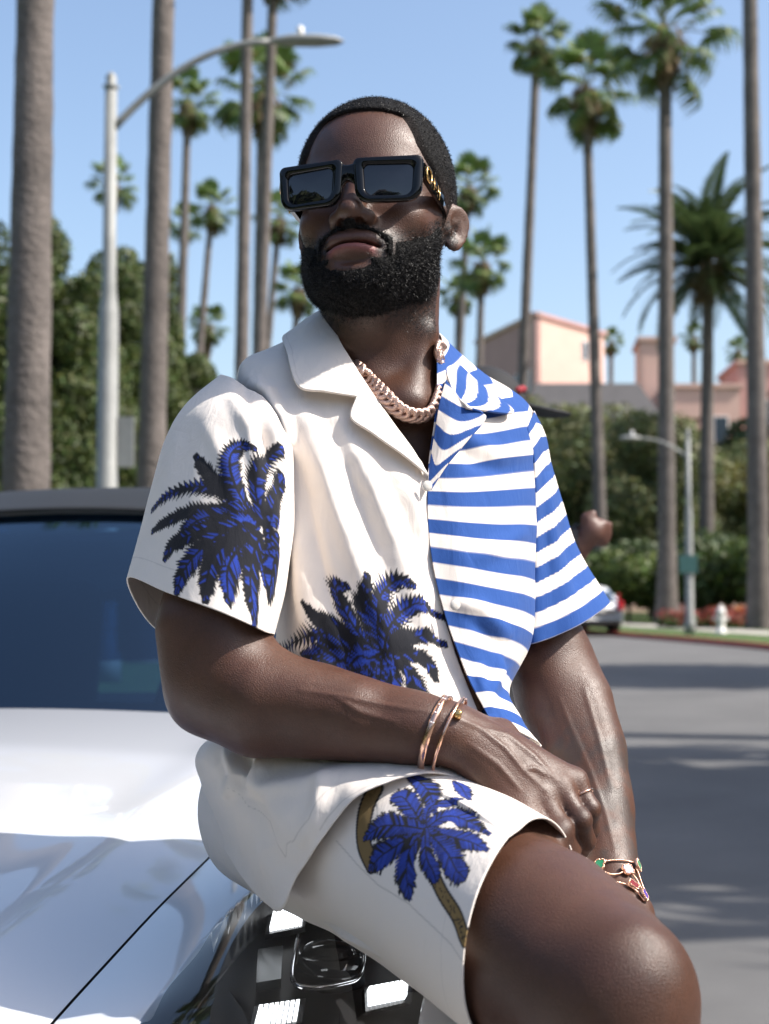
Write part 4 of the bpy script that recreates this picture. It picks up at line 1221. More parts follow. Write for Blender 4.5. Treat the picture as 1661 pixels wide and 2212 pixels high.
for pix, w, b in [
    (Z3((1330, 1560), (1180, 1480), (1050, 1465), (900, 1500), (770, 1515)), .016, .75), (Z3((1330, 1560), (1200, 1530), (1080, 1545), (940, 1590)), .017, .8), (Z3((1330, 1560), (1180, 1590), (1060, 1650), (960, 1750)), .019, .7),
    (Z3((1310, 1540), (1150, 1450), (1040, 1400), (960, 1325)), .014, .05), (Z3((1310, 1540), (1200, 1420), (1140, 1320), (1110, 1240), (1170, 1235)), .015, .55), (Z3((1330, 1540), (1290, 1420), (1250, 1320), (1275, 1180)), .016, .35),
    (Z3((1330, 1540), (1320, 1400), (1340, 1280), (1400, 1215), (1490, 1230)), .017, .85), (Z3((1350, 1540), (1380, 1430), (1440, 1355), (1540, 1325), (1650, 1385)), .016, .85), (Z3((1370, 1540), (1450, 1480), (1560, 1470), (1640, 1515)), .013, .25),
    (Z3((1380, 1560), (1480, 1560), (1560, 1600), (1600, 1680)), .013, .2), (Z3((1330, 1560), (1300, 1650), (1230, 1720), (1180, 1820)), .019, .75), (Z3((1340, 1560), (1380, 1660), (1370, 1760), (1330, 1850)), .018, .7), (Z3((1330, 1560), (1280, 1580), (1230, 1570), (1180, 1620)), .016, .95), (Z3((1380, 1570), (1470, 1650), (1510, 1750), (1520, 1850)), .015, .3)]:
    pw.frond(pix, w * 1.02, rs, b)
for k in range(26):
    a = rs.uniform(0, 2 * PI); r = rs.uniform(0, 15); pw.blob((PC[0] + 8 + r * math.cos(a), PC[1] + 12 + r * math.sin(a)), .003, INK)
for k in range(18):
    a = rs.uniform(0, 2 * PI); r = rs.uniform(0, 15); pw.blob((PC[0] + 10 + r * math.cos(a), PC[1] + 14 + r * math.sin(a)), .0016, PBLUE)
for sm in ([(227, 788), (248, 806), (265, 822), (283, 856)], [(333, 786), (308, 818), (284, 856)], [(440, 768), (404, 772), (352, 792), (320, 830)]):
    pw.line(pw.at(sm), .0006, .0006, WHITE * .78)
shirt = cloth_obj('shirt', GW, pw.col.reshape(*GW.shape[:2], 3), FAB, man, label='white half of the shirt with black and blue palm print')
uss = np.concatenate([np.linspace(0, .70, 190), np.linspace(.70, 1, 40)[1:]])
GS = patch(SRW, 420, len(uss), us=uss)
sf = [([(445, 420), (470, 440), (500, 455), (535, 450)], .004, 9), ([(450, 445), (480, 465), (515, 475)], -.003, 8), ([(470, 560), (500, 545), (530, 530)], .0035, 10), ([(450, 600), (480, 610), (510, 640)], .0045, 8), ([(470, 620), (495, 640), (505, 670)], -.004, 7),
      ([(500, 640), (498, 670), (490, 700)], .006, 6), ([(478, 660), (482, 690), (492, 715)], .003, 6)]
GS = folds(GS, sf, -1)
GS = cloth_noise(GS, .0014, 15, -1, sd=3)
def stripes(t, period=.0352, ph=0.0, duty=.515):
    f = np.mod(t / period + ph, 1.0)
    k = np.clip((np.minimum(f, duty - f)) * period / .0008 + .5, 0, 1)
    return WHITE[None, None] * (1 - k[..., None]) + BLUE[None, None] * k[..., None]
s_, t_ = chart(GS)
tt = np.repeat(t_[:, :120].mean(1)[:, None], GS.shape[1], 1) + .004 * np.sin(np.linspace(0, 1, GS.shape[1]) * 9)[None] * 0
i0 = nearest(GS, [(432, 470)])[0][0]
cs_ = stripes(tt, ph=-tt[i0, 0] / .0352 + .26)
cloth_obj('striped_half', GS, cs_, FAB, shirt, off=1, label='blue and white striped half of the shirt')
# sleeves
RS0 = [
    [(222, 376, 1.60), (236, 381, 1.558), (262, 400, 1.535), (283, 432, 1.515), (288, 440, 1.60), (265, 405, 1.69), (238, 382, 1.66)],
    [(187, 405, 1.58), (208, 408, 1.518), (248, 416, 1.488), (285, 440, 1.498), (288, 448, 1.60), (255, 415, 1.68), (205, 408, 1.65)],
    [(166, 442, 1.56), (198, 446, 1.486), (245, 450, 1.462), (286, 456, 1.488), (288, 460, 1.58), (245, 450, 1.66), (190, 445, 1.64)],
    [(146, 511, 1.53), (184, 516, 1.445), (240, 520, 1.418), (286, 524, 1.455), (287, 528, 1.54), (240, 532, 1.62), (180, 528, 1.60)],
    [(136, 550, 1.51), (176, 560, 1.425), (232, 572, 1.395), (278, 580, 1.435), (281, 585, 1.51), (238, 590, 1.58), (170, 582, 1.57)],
    [(128, 579, 1.49), (168, 593, 1.412), (220, 612, 1.378), (262, 631, 1.405), (270, 636, 1.48), (230, 648, 1.545), (158, 630, 1.545)]]
GR = patch(RS0, 300, 420, True)
# lengthen the back of the opening a little
rfold = [([(255, 395), (268, 420), (276, 450), (280, 490)], .006, 6), ([(240, 385), (262, 420), (268, 470)], -.005, 6), ([(230, 395), (250, 430), (258, 480), (262, 520)], .005, 7), ([(205, 420), (230, 470), (240, 520)], .003, 9), ([(180, 430), (170, 480), (160, 530)], .002, 9), ([(270, 480), (272, 540), (266, 600)], .005, 6)]
GR = folds(GR, rfold, -1, True); GR = cloth_noise(GR, .0012, 15, -1, True, sd=5)
pr = Print(GR, WHITE)
for pix, w, b in [
    (Z3((760, 930), (690, 860), (600, 790), (480, 765), (340, 800), (235, 875)), .015, .7), (Z3((700, 900), (560, 880), (420, 890), (320, 930), (240, 975)), .012, .08), (Z3((700, 880), (580, 780), (500, 690), (450, 620)), .012, .05),
    (Z3((720, 920), (660, 800), (620, 690), (625, 610), (665, 575), (735, 585)), .015, .85), (Z3((780, 920), (740, 800), (760, 680), (820, 610), (870, 590)), .015, .5), (Z3((750, 930), (600, 900), (480, 920), (410, 970), (385, 1050)), .016, .9),
    (Z3((700, 950), (540, 950), (420, 1000), (340, 1040), (305, 1110)), .014, .15), (Z3((720, 970), (560, 1000), (450, 1090), (390, 1180), (365, 1270)), .016, .7), (Z3((740, 960), (680, 940), (730, 980), (760, 1080), (785, 1220)), .016, .95),
    (Z3((730, 980), (650, 1070), (605, 1160), (610, 1310)), .016, .75), (Z3((760, 1000), (720, 1120), (715, 1260), (730, 1420)), .014, .4), (Z3((700, 990), (560, 1080), (510, 1200), (500, 1310)), .013, .2), (Z3((800, 950), (830, 860), (855, 760), (880, 730)), .014, .3), (Z3((800, 980), (830, 1080), (820, 1180), (800, 1280)), .014, .5)]:
    pr.frond(pix, w * 1.2, rs, b, 30)
for k in range(22): pr.blob((272 + rs.uniform(-9, 9), 530 + rs.uniform(-22, 26)), .0035, INK)
for k in range(16): pr.blob((274 + rs.uniform(-8, 8), 535 + rs.uniform(-20, 22)), .0015, PBLUE)
# stitched hem line
pr_col = pr.col.reshape(*GR.shape[:2], 3); tr_ = pr.t; hem = (tr_[-1][None] - tr_)
pr_col[np.abs(hem - .024) < .0007] *= .86
cloth_obj('sleeve', GR, pr_col, FAB, shirt, True, off=-1, label='white short sleeve with palm print')
LS0 = [
    [(533, 412, 1.735), (532, 415, 1.72), (530, 420, 1.695), (526, 432, 1.675), (520, 442, 1.76), (524, 420, 1.80), (530, 413, 1.775)],
    [(545, 438, 1.765), (541, 442, 1.725), (537, 446, 1.700), (531, 450, 1.682), (526, 452, 1.78), (532, 442, 1.83), (541, 438, 1.82)],
    [(553, 474, 1.79), (547, 476, 1.735), (540, 478, 1.705), (533, 480, 1.690), (528, 478, 1.80), (538, 472, 1.86), (548, 472, 1.85)],
    [(577, 548, 1.81), (563, 553, 1.742), (547, 557, 1.715), (532, 560, 1.705), (528, 558, 1.82), (545, 552, 1.88), (566, 548, 1.88)],
    [(609, 603, 1.81), (586, 621, 1.735), (558, 635, 1.712), (528, 645, 1.705), (526, 640, 1.82), (556, 624, 1.885), (592, 606, 1.88)]]
GL = patch(LS0, 260, 300, True)
GL = folds(GL, [([(545, 470), (548, 520), (555, 580)], .004, 6), ([(560, 520), (572, 560), (580, 600)], -.004, 6)], 1, True); GL = cloth_noise(GL, .0010, 15, 1, True, sd=6)
s2, t2 = chart(GL)
cl = stripes(t2[-1][None] - t2, ph=0.0, period=.0345)
cloth_obj('sleeve', GL, cl, FAB, shirt, True, off=1, label='striped short sleeve')
# collar and lapels
def small(rows, nr, nc, cols, name, sgn, th=.0024, lab=None):
    G = patch(rows, nr, nc); G = cloth_noise(G, .0008, 22, 1, sd=2)
    c = cols(G) if callable(cols) else np.tile(cols, (nr, nc, 1))
    return cloth_obj(name, G, c, FAB, shirt, thick=th, off=0, label=lab)
def edge_stitch(G):
    c = np.tile(WHITE, (*G.shape[:2], 1)); s, t = chart(G); e = t[-1][None] - t
    c[np.abs(e - .006) < .0006] *= .88; return c
small([[(395, 318, 1.765), (350, 303, 1.722), (328, 310, 1.63), (333, 326, 1.598), (341, 344, 1.578), (349, 357, 1.568), (357, 371, 1.562)],
       [(395, 330, 1.79), (332, 312, 1.74), (306, 322, 1.62), (312, 342, 1.575), (320, 360, 1.552), (335, 372, 1.543), (357, 383, 1.545)],
       [(395, 352, 1.80), (308, 336, 1.75), (284, 336, 1.635), (287, 353, 1.565), (298, 386, 1.530), (325, 392, 1.525), (357, 397, 1.530)]], 60, 130, edge_stitch, 'collar', 1, lab='white collar flap')
small([[(357, 371, 1.560), (372, 394, 1.554), (394, 425, 1.547), (412, 450, 1.541), (427, 474, 1.536)],
       [(355, 386, 1.545), (364, 410, 1.536), (386, 432, 1.531), (407, 452, 1.530), (427, 474, 1.535)],
       [(357, 398, 1.529), (351, 418, 1.520), (374, 434, 1.512), (401, 453, 1.516), (428, 475, 1.530)]], 50, 110, edge_stitch, 'lapel', 1, lab='white lapel')
def cstripe(period, ph, ang=0.0):
    def f(G):
        s, t = chart(G); return stripes(s * math.cos(ang) + t * math.sin(ang), period, ph)
    return f
small([[(395, 318, 1.765), (425, 322, 1.738), (438, 338, 1.672), (442, 360, 1.612), (448, 378, 1.588), (453, 394, 1.572)],
       [(395, 330, 1.79), (436, 334, 1.765), (455, 352, 1.685), (464, 374, 1.620), (472, 392, 1.592), (462, 402, 1.568)],
       [(395, 352, 1.80), (447, 352, 1.795), (470, 368, 1.71), (490, 390, 1.655), (513, 413, 1.625), (467, 408, 1.560)]], 50, 120, cstripe(.034, .2, 1.2), 'collar', -1, lab='striped collar flap')
small([[(446, 380, 1.584), (440, 400, 1.570), (436, 425, 1.557), (432, 450, 1.546), (428, 476, 1.534)],
       [(458, 396, 1.570), (458, 412, 1.560), (448, 434, 1.547), (438, 458, 1.538), (429, 482, 1.530)],
       [(467, 408, 1.558), (486, 417, 1.566), (468, 440, 1.543), (448, 464, 1.534), (431, 490, 1.525)]], 40, 110, cstripe(.033, .35, .35), 'lapel', -1, lab='striped lapel')
M['button'] = mat('shell_button', (.72, .68, .62), .25)
for (bx, by, D) in ((427, 486, 1.522), (455, 605, 1.482)):
    m = MB(); c = P(bx, by, D)
    m.lathe([(.0005, .002), (.0045, .0022), (.0052, .0014), (.0052, 0), (.0045, -.001)], 20)
    o = m.build('button', M['button'], None, True)
    o.parent = shirt; o.matrix_parent_inverse = shirt.matrix_world.inverted(); o.location = c; o.rotation_euler = (rad(88), 0, rad(14)); o.scale = (1, 1.05, 1)

# ---------------------------------------------------------------- shorts
def tube_grid(chain, nr, nc, squash=1.0, cut=None):
    """chain of (px,py,D,r) -> tube grid, seam on the far side"""
    pts = np.array([tuple(P(a, b, c)) for a, b, c, r in chain]); rr = np.array([c[3] for c in chain])[:, None]
    tv = np.linspace(0, 1, nr); c = cr_eval(pts, tv); r = cr_eval(rr, tv)[:, 0]
    T = np.gradient(c, axis=0); T /= np.linalg.norm(T, axis=1)[:, None]
    up = np.array([0, 0, 1.0]); A = np.cross(T, up); A /= np.linalg.norm(A, axis=1)[:, None]; B = np.cross(A, T)
    an = np.linspace(0, 2 * PI, nc, endpoint=False)
    return c[:, None] + r[:, None, None] * (np.cos(an)[None, :, None] * A[:, None] + np.sin(an)[None, :, None] * B[:, None] * squash), c, T
def leg_cloth(chain, nr, nc, tilt, sd, lines, name, prt=None):
    G, c, T = tube_grid(chain, nr, nc)
    # slant the hem
    hem = G[-1] - c[-1]
    f = np.linspace(0, 1, nr)[:, None, None] ** 1.3
    sl = (hem @ np.array(tilt))[None, :, None] * T[-1][None, None]
    G = G + f * sl
    G = folds(G, lines, 1, True); G = cloth_noise(G, .0016, 12, 1, True, sd=sd)
    return G
GRL = leg_cloth([(275, 805, 1.68, .095), (325, 818, 1.58, .102), (390, 842, 1.475, .100), (455, 886, 1.375, .096), (524, 932, 1.289, .095)], 330, 560, (-.36, -.27, -.15), 11,
    [([(300, 905), (340, 890), (380, 905), (400, 950)], .007, 10), ([(380, 870), (400, 900), (430, 960)], -.006, 9), ([(420, 900), (440, 940), (450, 985)], .006, 9), ([(330, 860), (360, 870), (400, 880)], .004, 8), ([(450, 930), (470, 960), (480, 990)], -.004, 8), ([(480, 800), (520, 830), (545, 860)], .004, 10), ([(300, 880), (350, 930), (390, 950)], -.005, 9), ([(345, 880), (380, 915), (405, 955)], .006, 7), ([(400, 905), (425, 935), (440, 975)], -.005, 6), ([(470, 900), (490, 925), (500, 950)], .004, 8), ([(430, 800), (480, 810), (540, 840)], -.003, 9), ([(340, 830), (350, 870), (340, 910)], -.005, 7)], 'shorts')
ps = Print(GRL, WHITE)
T0 = (424, 828)
def leafb(pix, w, n=9):
    c = cr_eval(np.array(ps.at(pix)), np.linspace(0, 1, 30)); T = np.gradient(c, axis=0); T /= np.linalg.norm(T, axis=1)[:, None] + 1e-12; Nn = np.stack([-T[:, 1], T[:, 0]], 1)
    for i in range(30):
        f = i / 29; ww = w * math.sin(PI * min(1, .10 + .88 * f) ** .9)
        for sd in (-1, 1):
            l = ww * rs.uniform(.75, 1.15); d = Nn[i] * sd * .75 + T[i] * .66
            ps.seg(c[i], c[i] + d * l, .0030, .0010, INK)
    for i in range(30):
        f = i / 29; ww = w * math.sin(PI * min(1, .10 + .88 * f) ** .9)
        for sd in (-1, 1):
            if rs.rand() < .72:
                d = Nn[i] * sd * .75 + T[i] * .66; ps.seg(c[i] + d * ww * .08, c[i] + d * ww * rs.uniform(.65, .95), .0015, .0007, PBLUE * rs.uniform(.7, 1.2))
    ps.line(list(c), .0009, .0005, INK)
trk = cr_eval(np.array(ps.at([(372, 790), (364, 810), (362, 840), (370, 862)])), np.linspace(0, 1, 20)); ps.line(list(trk), .0115, .0095, INK); ps.line(list(trk), .0085, .0075, TRUNKC * .8)
trk = cr_eval(np.array(ps.at([(424, 850), (440, 890), (455, 915), (474, 940)])), np.linspace(0, 1, 20)); ps.line(list(trk), .0065, .0075, INK); ps.line(list(trk), .0043, .0055, TRUNKC)
for k in range(60):
    i = rs.randint(0, 20); p = trk[i] + rs.normal(0, .002, 2); ps.seg(p, p + rs.normal(0, .0015, 2), .0006, .0003, INK)
for pix, w in [([(408, 772), (420, 780), (430, 792), (434, 812)], .016), ([T0, (412, 808), (402, 795), (390, 797)], .016), ([T0, (430, 805), (450, 800), (462, 795)], .009), ([T0, (445, 815), (465, 818), (489, 832)], .017), ([T0, (450, 835), (470, 840), (486, 848)], .015),
               ([T0, (445, 850), (455, 868), (464, 878)], .018), ([T0, (408, 850), (405, 875), (408, 898)], .020), ([T0, (395, 845), (380, 855), (368, 868)], .018), ([T0, (400, 825), (380, 825), (362, 838)], .018), ([T0, (425, 855), (432, 870), (435, 880)], .012), ([(455, 778), (462, 785), (470, 795)], .012)]:
    leafb(pix, w)
ps.line(ps.at([(335, 840), (356, 864), (376, 885), (407, 903), (450, 944), (473, 962)]), .0006, .0006, WHITE * .70)
csh = ps.col.reshape(*GRL.shape[:2], 3); hm = ps.t[-1][None] - ps.t; csh[np.abs(hm - .030) < .0007] *= .92
shorts = cloth_obj('shorts', GRL, csh, FAB, man, True, off=1, label='white shorts leg with blue palm print')
GLL = leg_cloth([(420, 800, 1.75, .10), (440, 830, 1.70, .105), (500, 890, 1.62, .095), (545, 945, 1.555, .088)], 80, 90, (.1, .05, .1), 4, [], 'shorts')
cloth_obj('left_leg', GLL, np.tile(WHITE, (80, 90, 1)), FAB, shorts, True, off=1)
Rp = [[(205 + 0, 752, 1.60), (300, 748, 1.50), (420, 748, 1.52), (505, 748, 1.64), (480, 745, 1.80), (350, 745, 1.84), (240, 748, 1.76)],
      [(228, 800, 1.60), (300, 800, 1.49), (430, 800, 1.50), (520, 800, 1.64), (490, 800, 1.80), (350, 800, 1.85), (250, 800, 1.76)],
      [(262, 860, 1.60), (320, 868, 1.52), (430, 870, 1.53), (510, 860, 1.64), (480, 850, 1.78), (360, 850, 1.80), (280, 850, 1.72)]]
GP = patch(Rp, 60, 120, True)
cloth_obj('waist', GP, np.tile(WHITE, (60, 120, 1)), FAB, shorts, True, off=-1)
# ================================================================== the white car the man sits on
M['paint'] = mat('white_car_paint', (.66, .67, .69), .35, spec=.5, coat=1.0, coat_rough=.02)
M['blackpl'] = mat('black_plastic', (.012, .012, .013), .45)
M['gloss'] = mat('gloss_black_roof', (.016, .016, .016), .55)
M['chrome'] = mat('chrome', (.75, .76, .78), .12, 1.0)
M['tyre'] = mat('tyre_rubber', (.02, .02, .02), .8, nscale=30, namt=.2)
M['rim'] = mat('alloy_rim', (.35, .35, .36), .3, .9)
m = bpy.data.materials.new('headlight_glass'); m.use_nodes = True; nt = m.node_tree; nt.nodes.clear()
out = nt.nodes.new('ShaderNodeOutputMaterial'); tr = nt.nodes.new('ShaderNodeBsdfTransparent'); gs = nt.nodes.new('ShaderNodeBsdfGlossy'); gs.inputs['Roughness'].default_value = .02
fr = nt.nodes.new('ShaderNodeFresnel'); fr.inputs[0].default_value = 1.55; mx = nt.nodes.new('ShaderNodeMixShader')
nt.links.new(fr.outputs[0], mx.inputs[0]); nt.links.new(tr.outputs[0], mx.inputs[1]); nt.links.new(gs.outputs[0], mx.inputs[2]); nt.links.new(mx.outputs[0], out.inputs[0])
M['hl_glass'] = m
m2 = m.copy(); m2.name = 'windscreen_glass'
for n in m2.node_tree.nodes:
    if n.type == 'BSDF_TRANSPARENT': n.inputs[0].default_value = (.05, .13, .26, 1)
    if n.type == 'BSDF_GLOSSY': n.inputs[0].default_value = (.62, .82, 1, 1)
    if n.type == 'FRESNEL': n.inputs[0].default_value = 2.1
M['cglass'] = m2
CXC = -.80
car = empty('parked_car', (CXC, 3.3, 0), 0, 'white car with black roof that the man sits on, headlight lit', 'car')
bpy.context.view_layer.update()
_ys = np.array([.95, 1.05, 1.2, 1.4, 1.7, 1.98, 2.5, 3.15])
def z_shut(y): return np.interp(y, _ys, [.72, .785, .842, .891, .940, .975, 1.008, 1.022])
def u_shut(y): return np.interp(y, [.95, 1.1, 1.40, 1.98, 2.5, 3.15], [.40, .425, .483, .595, .655, .70])
def w_out(y): return np.interp(y, [.95, 1.05, 1.3, 1.6, 2.0, 3.2, 5.0, 5.7, 5.85], [.60, .72, .855, .915, .95, .955, .95, .86, .70])
def car_h(x, y):
    a = np.abs(x - CXC); us = u_shut(y); w = w_out(y); zs = z_shut(y)
    ysm = zs
    zb = ysm + .035 * (1 - (a / us) ** 2) + .006 * np.exp(-((a - us + .13) / .05) ** 2)
    t = np.clip((a - us) / (w - us), 0, 1)
    zf = ysm + .022 * np.sin(PI * np.clip(t * 1.15, 0, 1)) - .115 * t ** 5
    return np.where(a < us, zb, zf)
# smooth the stations a little
def smooth_tab(f):
    yy = np.linspace(.9, 5.9, 1001); v = f(yy); k = np.exp(-np.linspace(-2.5, 2.5, 61) ** 2); k /= k.sum()
    vp = np.concatenate([v[0] + (v[0] - v[1:31][::-1]), v, v[-1] + (v[-1] - v[-31:-1][::-1])]); v2 = np.convolve(vp, k, 'valid')
    return lambda y: np.interp(y, yy, v2)
z_shut = smooth_tab(z_shut); u_shut = smooth_tab(u_shut); w_out = smooth_tab(w_out)
def cut_hit(px, py, off=0.0):
    r = ray(px, py); D = 1.0
    for k in range(4000):
        D += .0005; x = r.x / r.y * D; z = CAMH + r.z / r.y * D
        if z <= float(car_h(np.array(x), np.array(D))) + off: return np.array([x, D, z])
def cpart(name, me, m, parent=car): return link(name, me, m, parent)
# bonnet
ys = np.linspace(1.04, 3.12, 180); tt_ = np.linspace(-1, 1, 121)
G = np.zeros((len(ys), 123, 3))
for i, y in enumerate(ys):
    us = u_shut(y) - .0019; x = CXC + tt_ * us
    G[i, 1:-1, 0] = x; G[i, 1:-1, 1] = y; G[i, 1:-1, 2] = car_h(x, np.full(len(x), y))
    for e, s in ((0, -1), (-1, 1)):
        G[i, e] = (CXC + s * (us + .001), y, G[i, 1 if e == 0 else -2, 2] - .03)
G = G[:, 1:-1]
cpart('bonnet', mesh('bonnet', G.reshape(-1, 3), grid_faces(*G.shape[:2])), M['paint'])
for s in (1, -1):
    yy = np.linspace(1.05, 3.12, 80)
    V = [(CXC + s * (float(u_shut(y)) + e), y, float(z_shut(y)) - .010) for y in yy for e in (-.02, .02)]
    cpart('shut_line_underlay', mesh('shut_line_underlay', V, grid_faces(80, 2)), M['blackpl'])  # black strip added below the gap to stand in for its shade
# headlight outline in plan (the right one in the picture), from pixels on the wing
HLpx = [(141, 1024), (170, 985), (205, 940), (240, 902), (268, 882), (310, 878), (370, 892), (430, 930)]
hp3 = [cut_hit(*q) for q in HLpx]
outl = [(q[0], q[1]) for q in hp3] + [(.035, 1.52), (.02, 1.36), (-.05, 1.22), (-.15, 1.19), (-.225, 1.27)]
outl = cr_eval(np.array(outl), np.linspace(0, 1, 120, endpoint=False), True)
def inside(poly, q):
    x, y = q[:, 0], q[:, 1]; c = np.zeros(len(q), bool); n = len(poly)
    for i in range(n):
        a = poly[i]; b = poly[(i + 1) % n]
        m = ((a[1] > y) != (b[1] > y)) & (x < (b[0] - a[0]) * (y - a[1]) / (b[1] - a[1] + 1e-12) + a[0]); c ^= m
    return c
def sdpoly(poly, q):
    e, _ = seg_dist2(q, np.vstack([poly, poly[:1]])); return np.where(inside(poly, q), -e, e)
def wing(s):
    ys = np.linspace(.98, 3.15, 520); t = np.linspace(0, 1, 150)
    Y = np.repeat(ys[:, None], len(t), 1); us = u_shut(Y) + .0019; W = w_out(Y)
    U = us + (W - us) * t[None] ** .85; X = CXC + U
    Z = car_h(X, Y)
    q = np.stack([X.ravel(), Y.ravel()], 1); d = sdpoly(outl, q).reshape(X.shape)
    rec = np.clip(-d / .006, 0, 1)
    Zr = Z - .05 * rec * rec * (3 - 2 * rec)
    Xs = CXC + s * (X - CXC)
    G = np.stack([Xs, Y, Zr], -1)
    edge = G[:, :1].copy(); edge[..., 2] -= .03; edge[..., 0] -= s * .001
    Fc = grid_faces(*G.shape[:2]); fd = d.ravel()[Fc].mean(1)
    V = G.reshape(-1, 3)
    a, f, _ = trim(V, Fc[fd > -.0012], np.ones(len(V), bool)); cpart('front_wing', mesh('front_wing', a, f), M['paint'])
    hl = empty('headlight', (0, 0, 0)); hl.pop('label', None)
    bpy.data.objects.remove(hl)
    a, f, _ = trim(V, Fc[fd <= -.0012], np.ones(len(V), bool)); h = cpart('headlight', mesh('headlight', a, f), M['hl_black'])
    G2 = np.stack([Xs, Y, Z + .001 + .012 * (1 - np.exp(np.minimum(d, 0) / .05))], -1); V2 = G2.reshape(-1, 3); F2 = grid_faces(*G2.shape[:2]); fd2 = d.ravel()[F2].mean(1)
    a, f, _ = trim(V2, F2[fd2 <= .0008], np.ones(len(V2), bool)); cpart('lens_cover', mesh('lens_cover', a, f), M['hl_glass'], h)
    return h
M['hl_black'] = mat('headlight_housing', (.014, .014, .015), .35)
M['drl'] = mat('daytime_light', (.5, .52, .55), .3, nscale=500, namt=.5)
set_in(M['drl'], Emission_Strength=1.6, Emission_Color=(.93, .97, 1, 1))
M['gloss2'] = mat('bezel_black', (.03, .03, .032), .2)
M['reflector'] = mat('dark_reflector', (.06, .065, .07), .15, .6)
M['projlens'] = mat('projector_lens', (.02, .025, .03), .03, spec=.9)
for s in (1, -1):
    h = wing(s)
    def hl_quad(pts, depth, up):
        """four pixels -> points on the recessed floor (mirrored for the other side)"""
        out = []
        for q in pts:
            r = ray(*q); D = 1.0
            while D < 2.5:
                D += .0005; x = r.x / r.y * D; z = CAMH + r.z / r.y * D
                if z <= float(car_h(np.array(x), np.array(D))) - depth: break
            out.append(np.array([CXC + s * (x - CXC), D, z + up]))
        return out
    def plate(pts, thick, name, m, par, nx=1, ny=1, gap=0.0):
        mb = MB(); p = [np.array(q) for q in pts]
        n = np.cross(p[1] - p[0], p[3] - p[0]); n /= np.linalg.norm(n); n = n if n[2] > 0 else -n
        for i in range(nx):
            for j in range(ny):
                def bl(u, v): return (p[0] * (1 - u) + p[1] * u) * (1 - v) + (p[3] * (1 - u) + p[2] * u) * v
                u0, u1 = (i + gap) / nx, (i + 1 - gap) / nx; v0, v1 = (j + gap) / ny, (j + 1 - gap) / ny
                b = [bl(u0, v0), bl(u1, v0), bl(u1, v1), bl(u0, v1)]
                mb.add(b + [q + n * thick for q in b], [(0, 1, 2, 3), (4, 5, 6, 7), (0, 1, 5, 4), (1, 2, 6, 5), (2, 3, 7, 6), (3, 0, 4, 7)])
        return mb.build(name, m, par)
    for pts in ([(273, 919), (304, 914), (302, 930), (269, 936)], [(366, 994), (407, 986), (405, 1004), (367, 1012)], [(258, 1014), (300, 1008), (297, 1026), (253, 1034)], [(392, 936), (420, 936), (418, 948), (394, 950)]):
        b = hl_quad(pts, .040, .004)
        bz = hl_quad([(q[0] + (q[0] - sum(w[0] for w in pts) / 4) * .22, q[1] + (q[1] - sum(w[1] for w in pts) / 4) * .35) for q in pts], .042, .0)
        plate(bz, .006, 'bezel', M['gloss2'], h)
        plate(b, .006, 'daytime_light', M['drl'], h, 8, 4, .14)
    plate(hl_quad([(258, 962), (283, 958), (281, 992), (256, 996)], .040, .004), .010, 'reflector', M['reflector'], h)
    fr_ = hl_quad([(299, 948), (293, 990), (308, 1000), (340, 996), (360, 986), (364, 955)], .036, .012)
    mb = MB(); mb.tube(cr_eval(np.array(fr_), np.linspace(0, 1, 40)), .0032, 8); mb.build('chrome_surround', M['chrome'], h, True)
    c = hl_quad([(328, 972)], .045, .018)[0]; mb = MB(); pr_ = [(.030 * math.sin(a), .020 * math.cos(a)) for a in np.linspace(0, PI / 2, 8)][::-1]
    mb.lathe([(.040, -.03), (.038, 0), (.032, .002)] + [(max(r, .0005), .002 + z * .7) for r, z in pr_], 28, tuple(c)); mb.build('projector', M['projlens'], h, True)
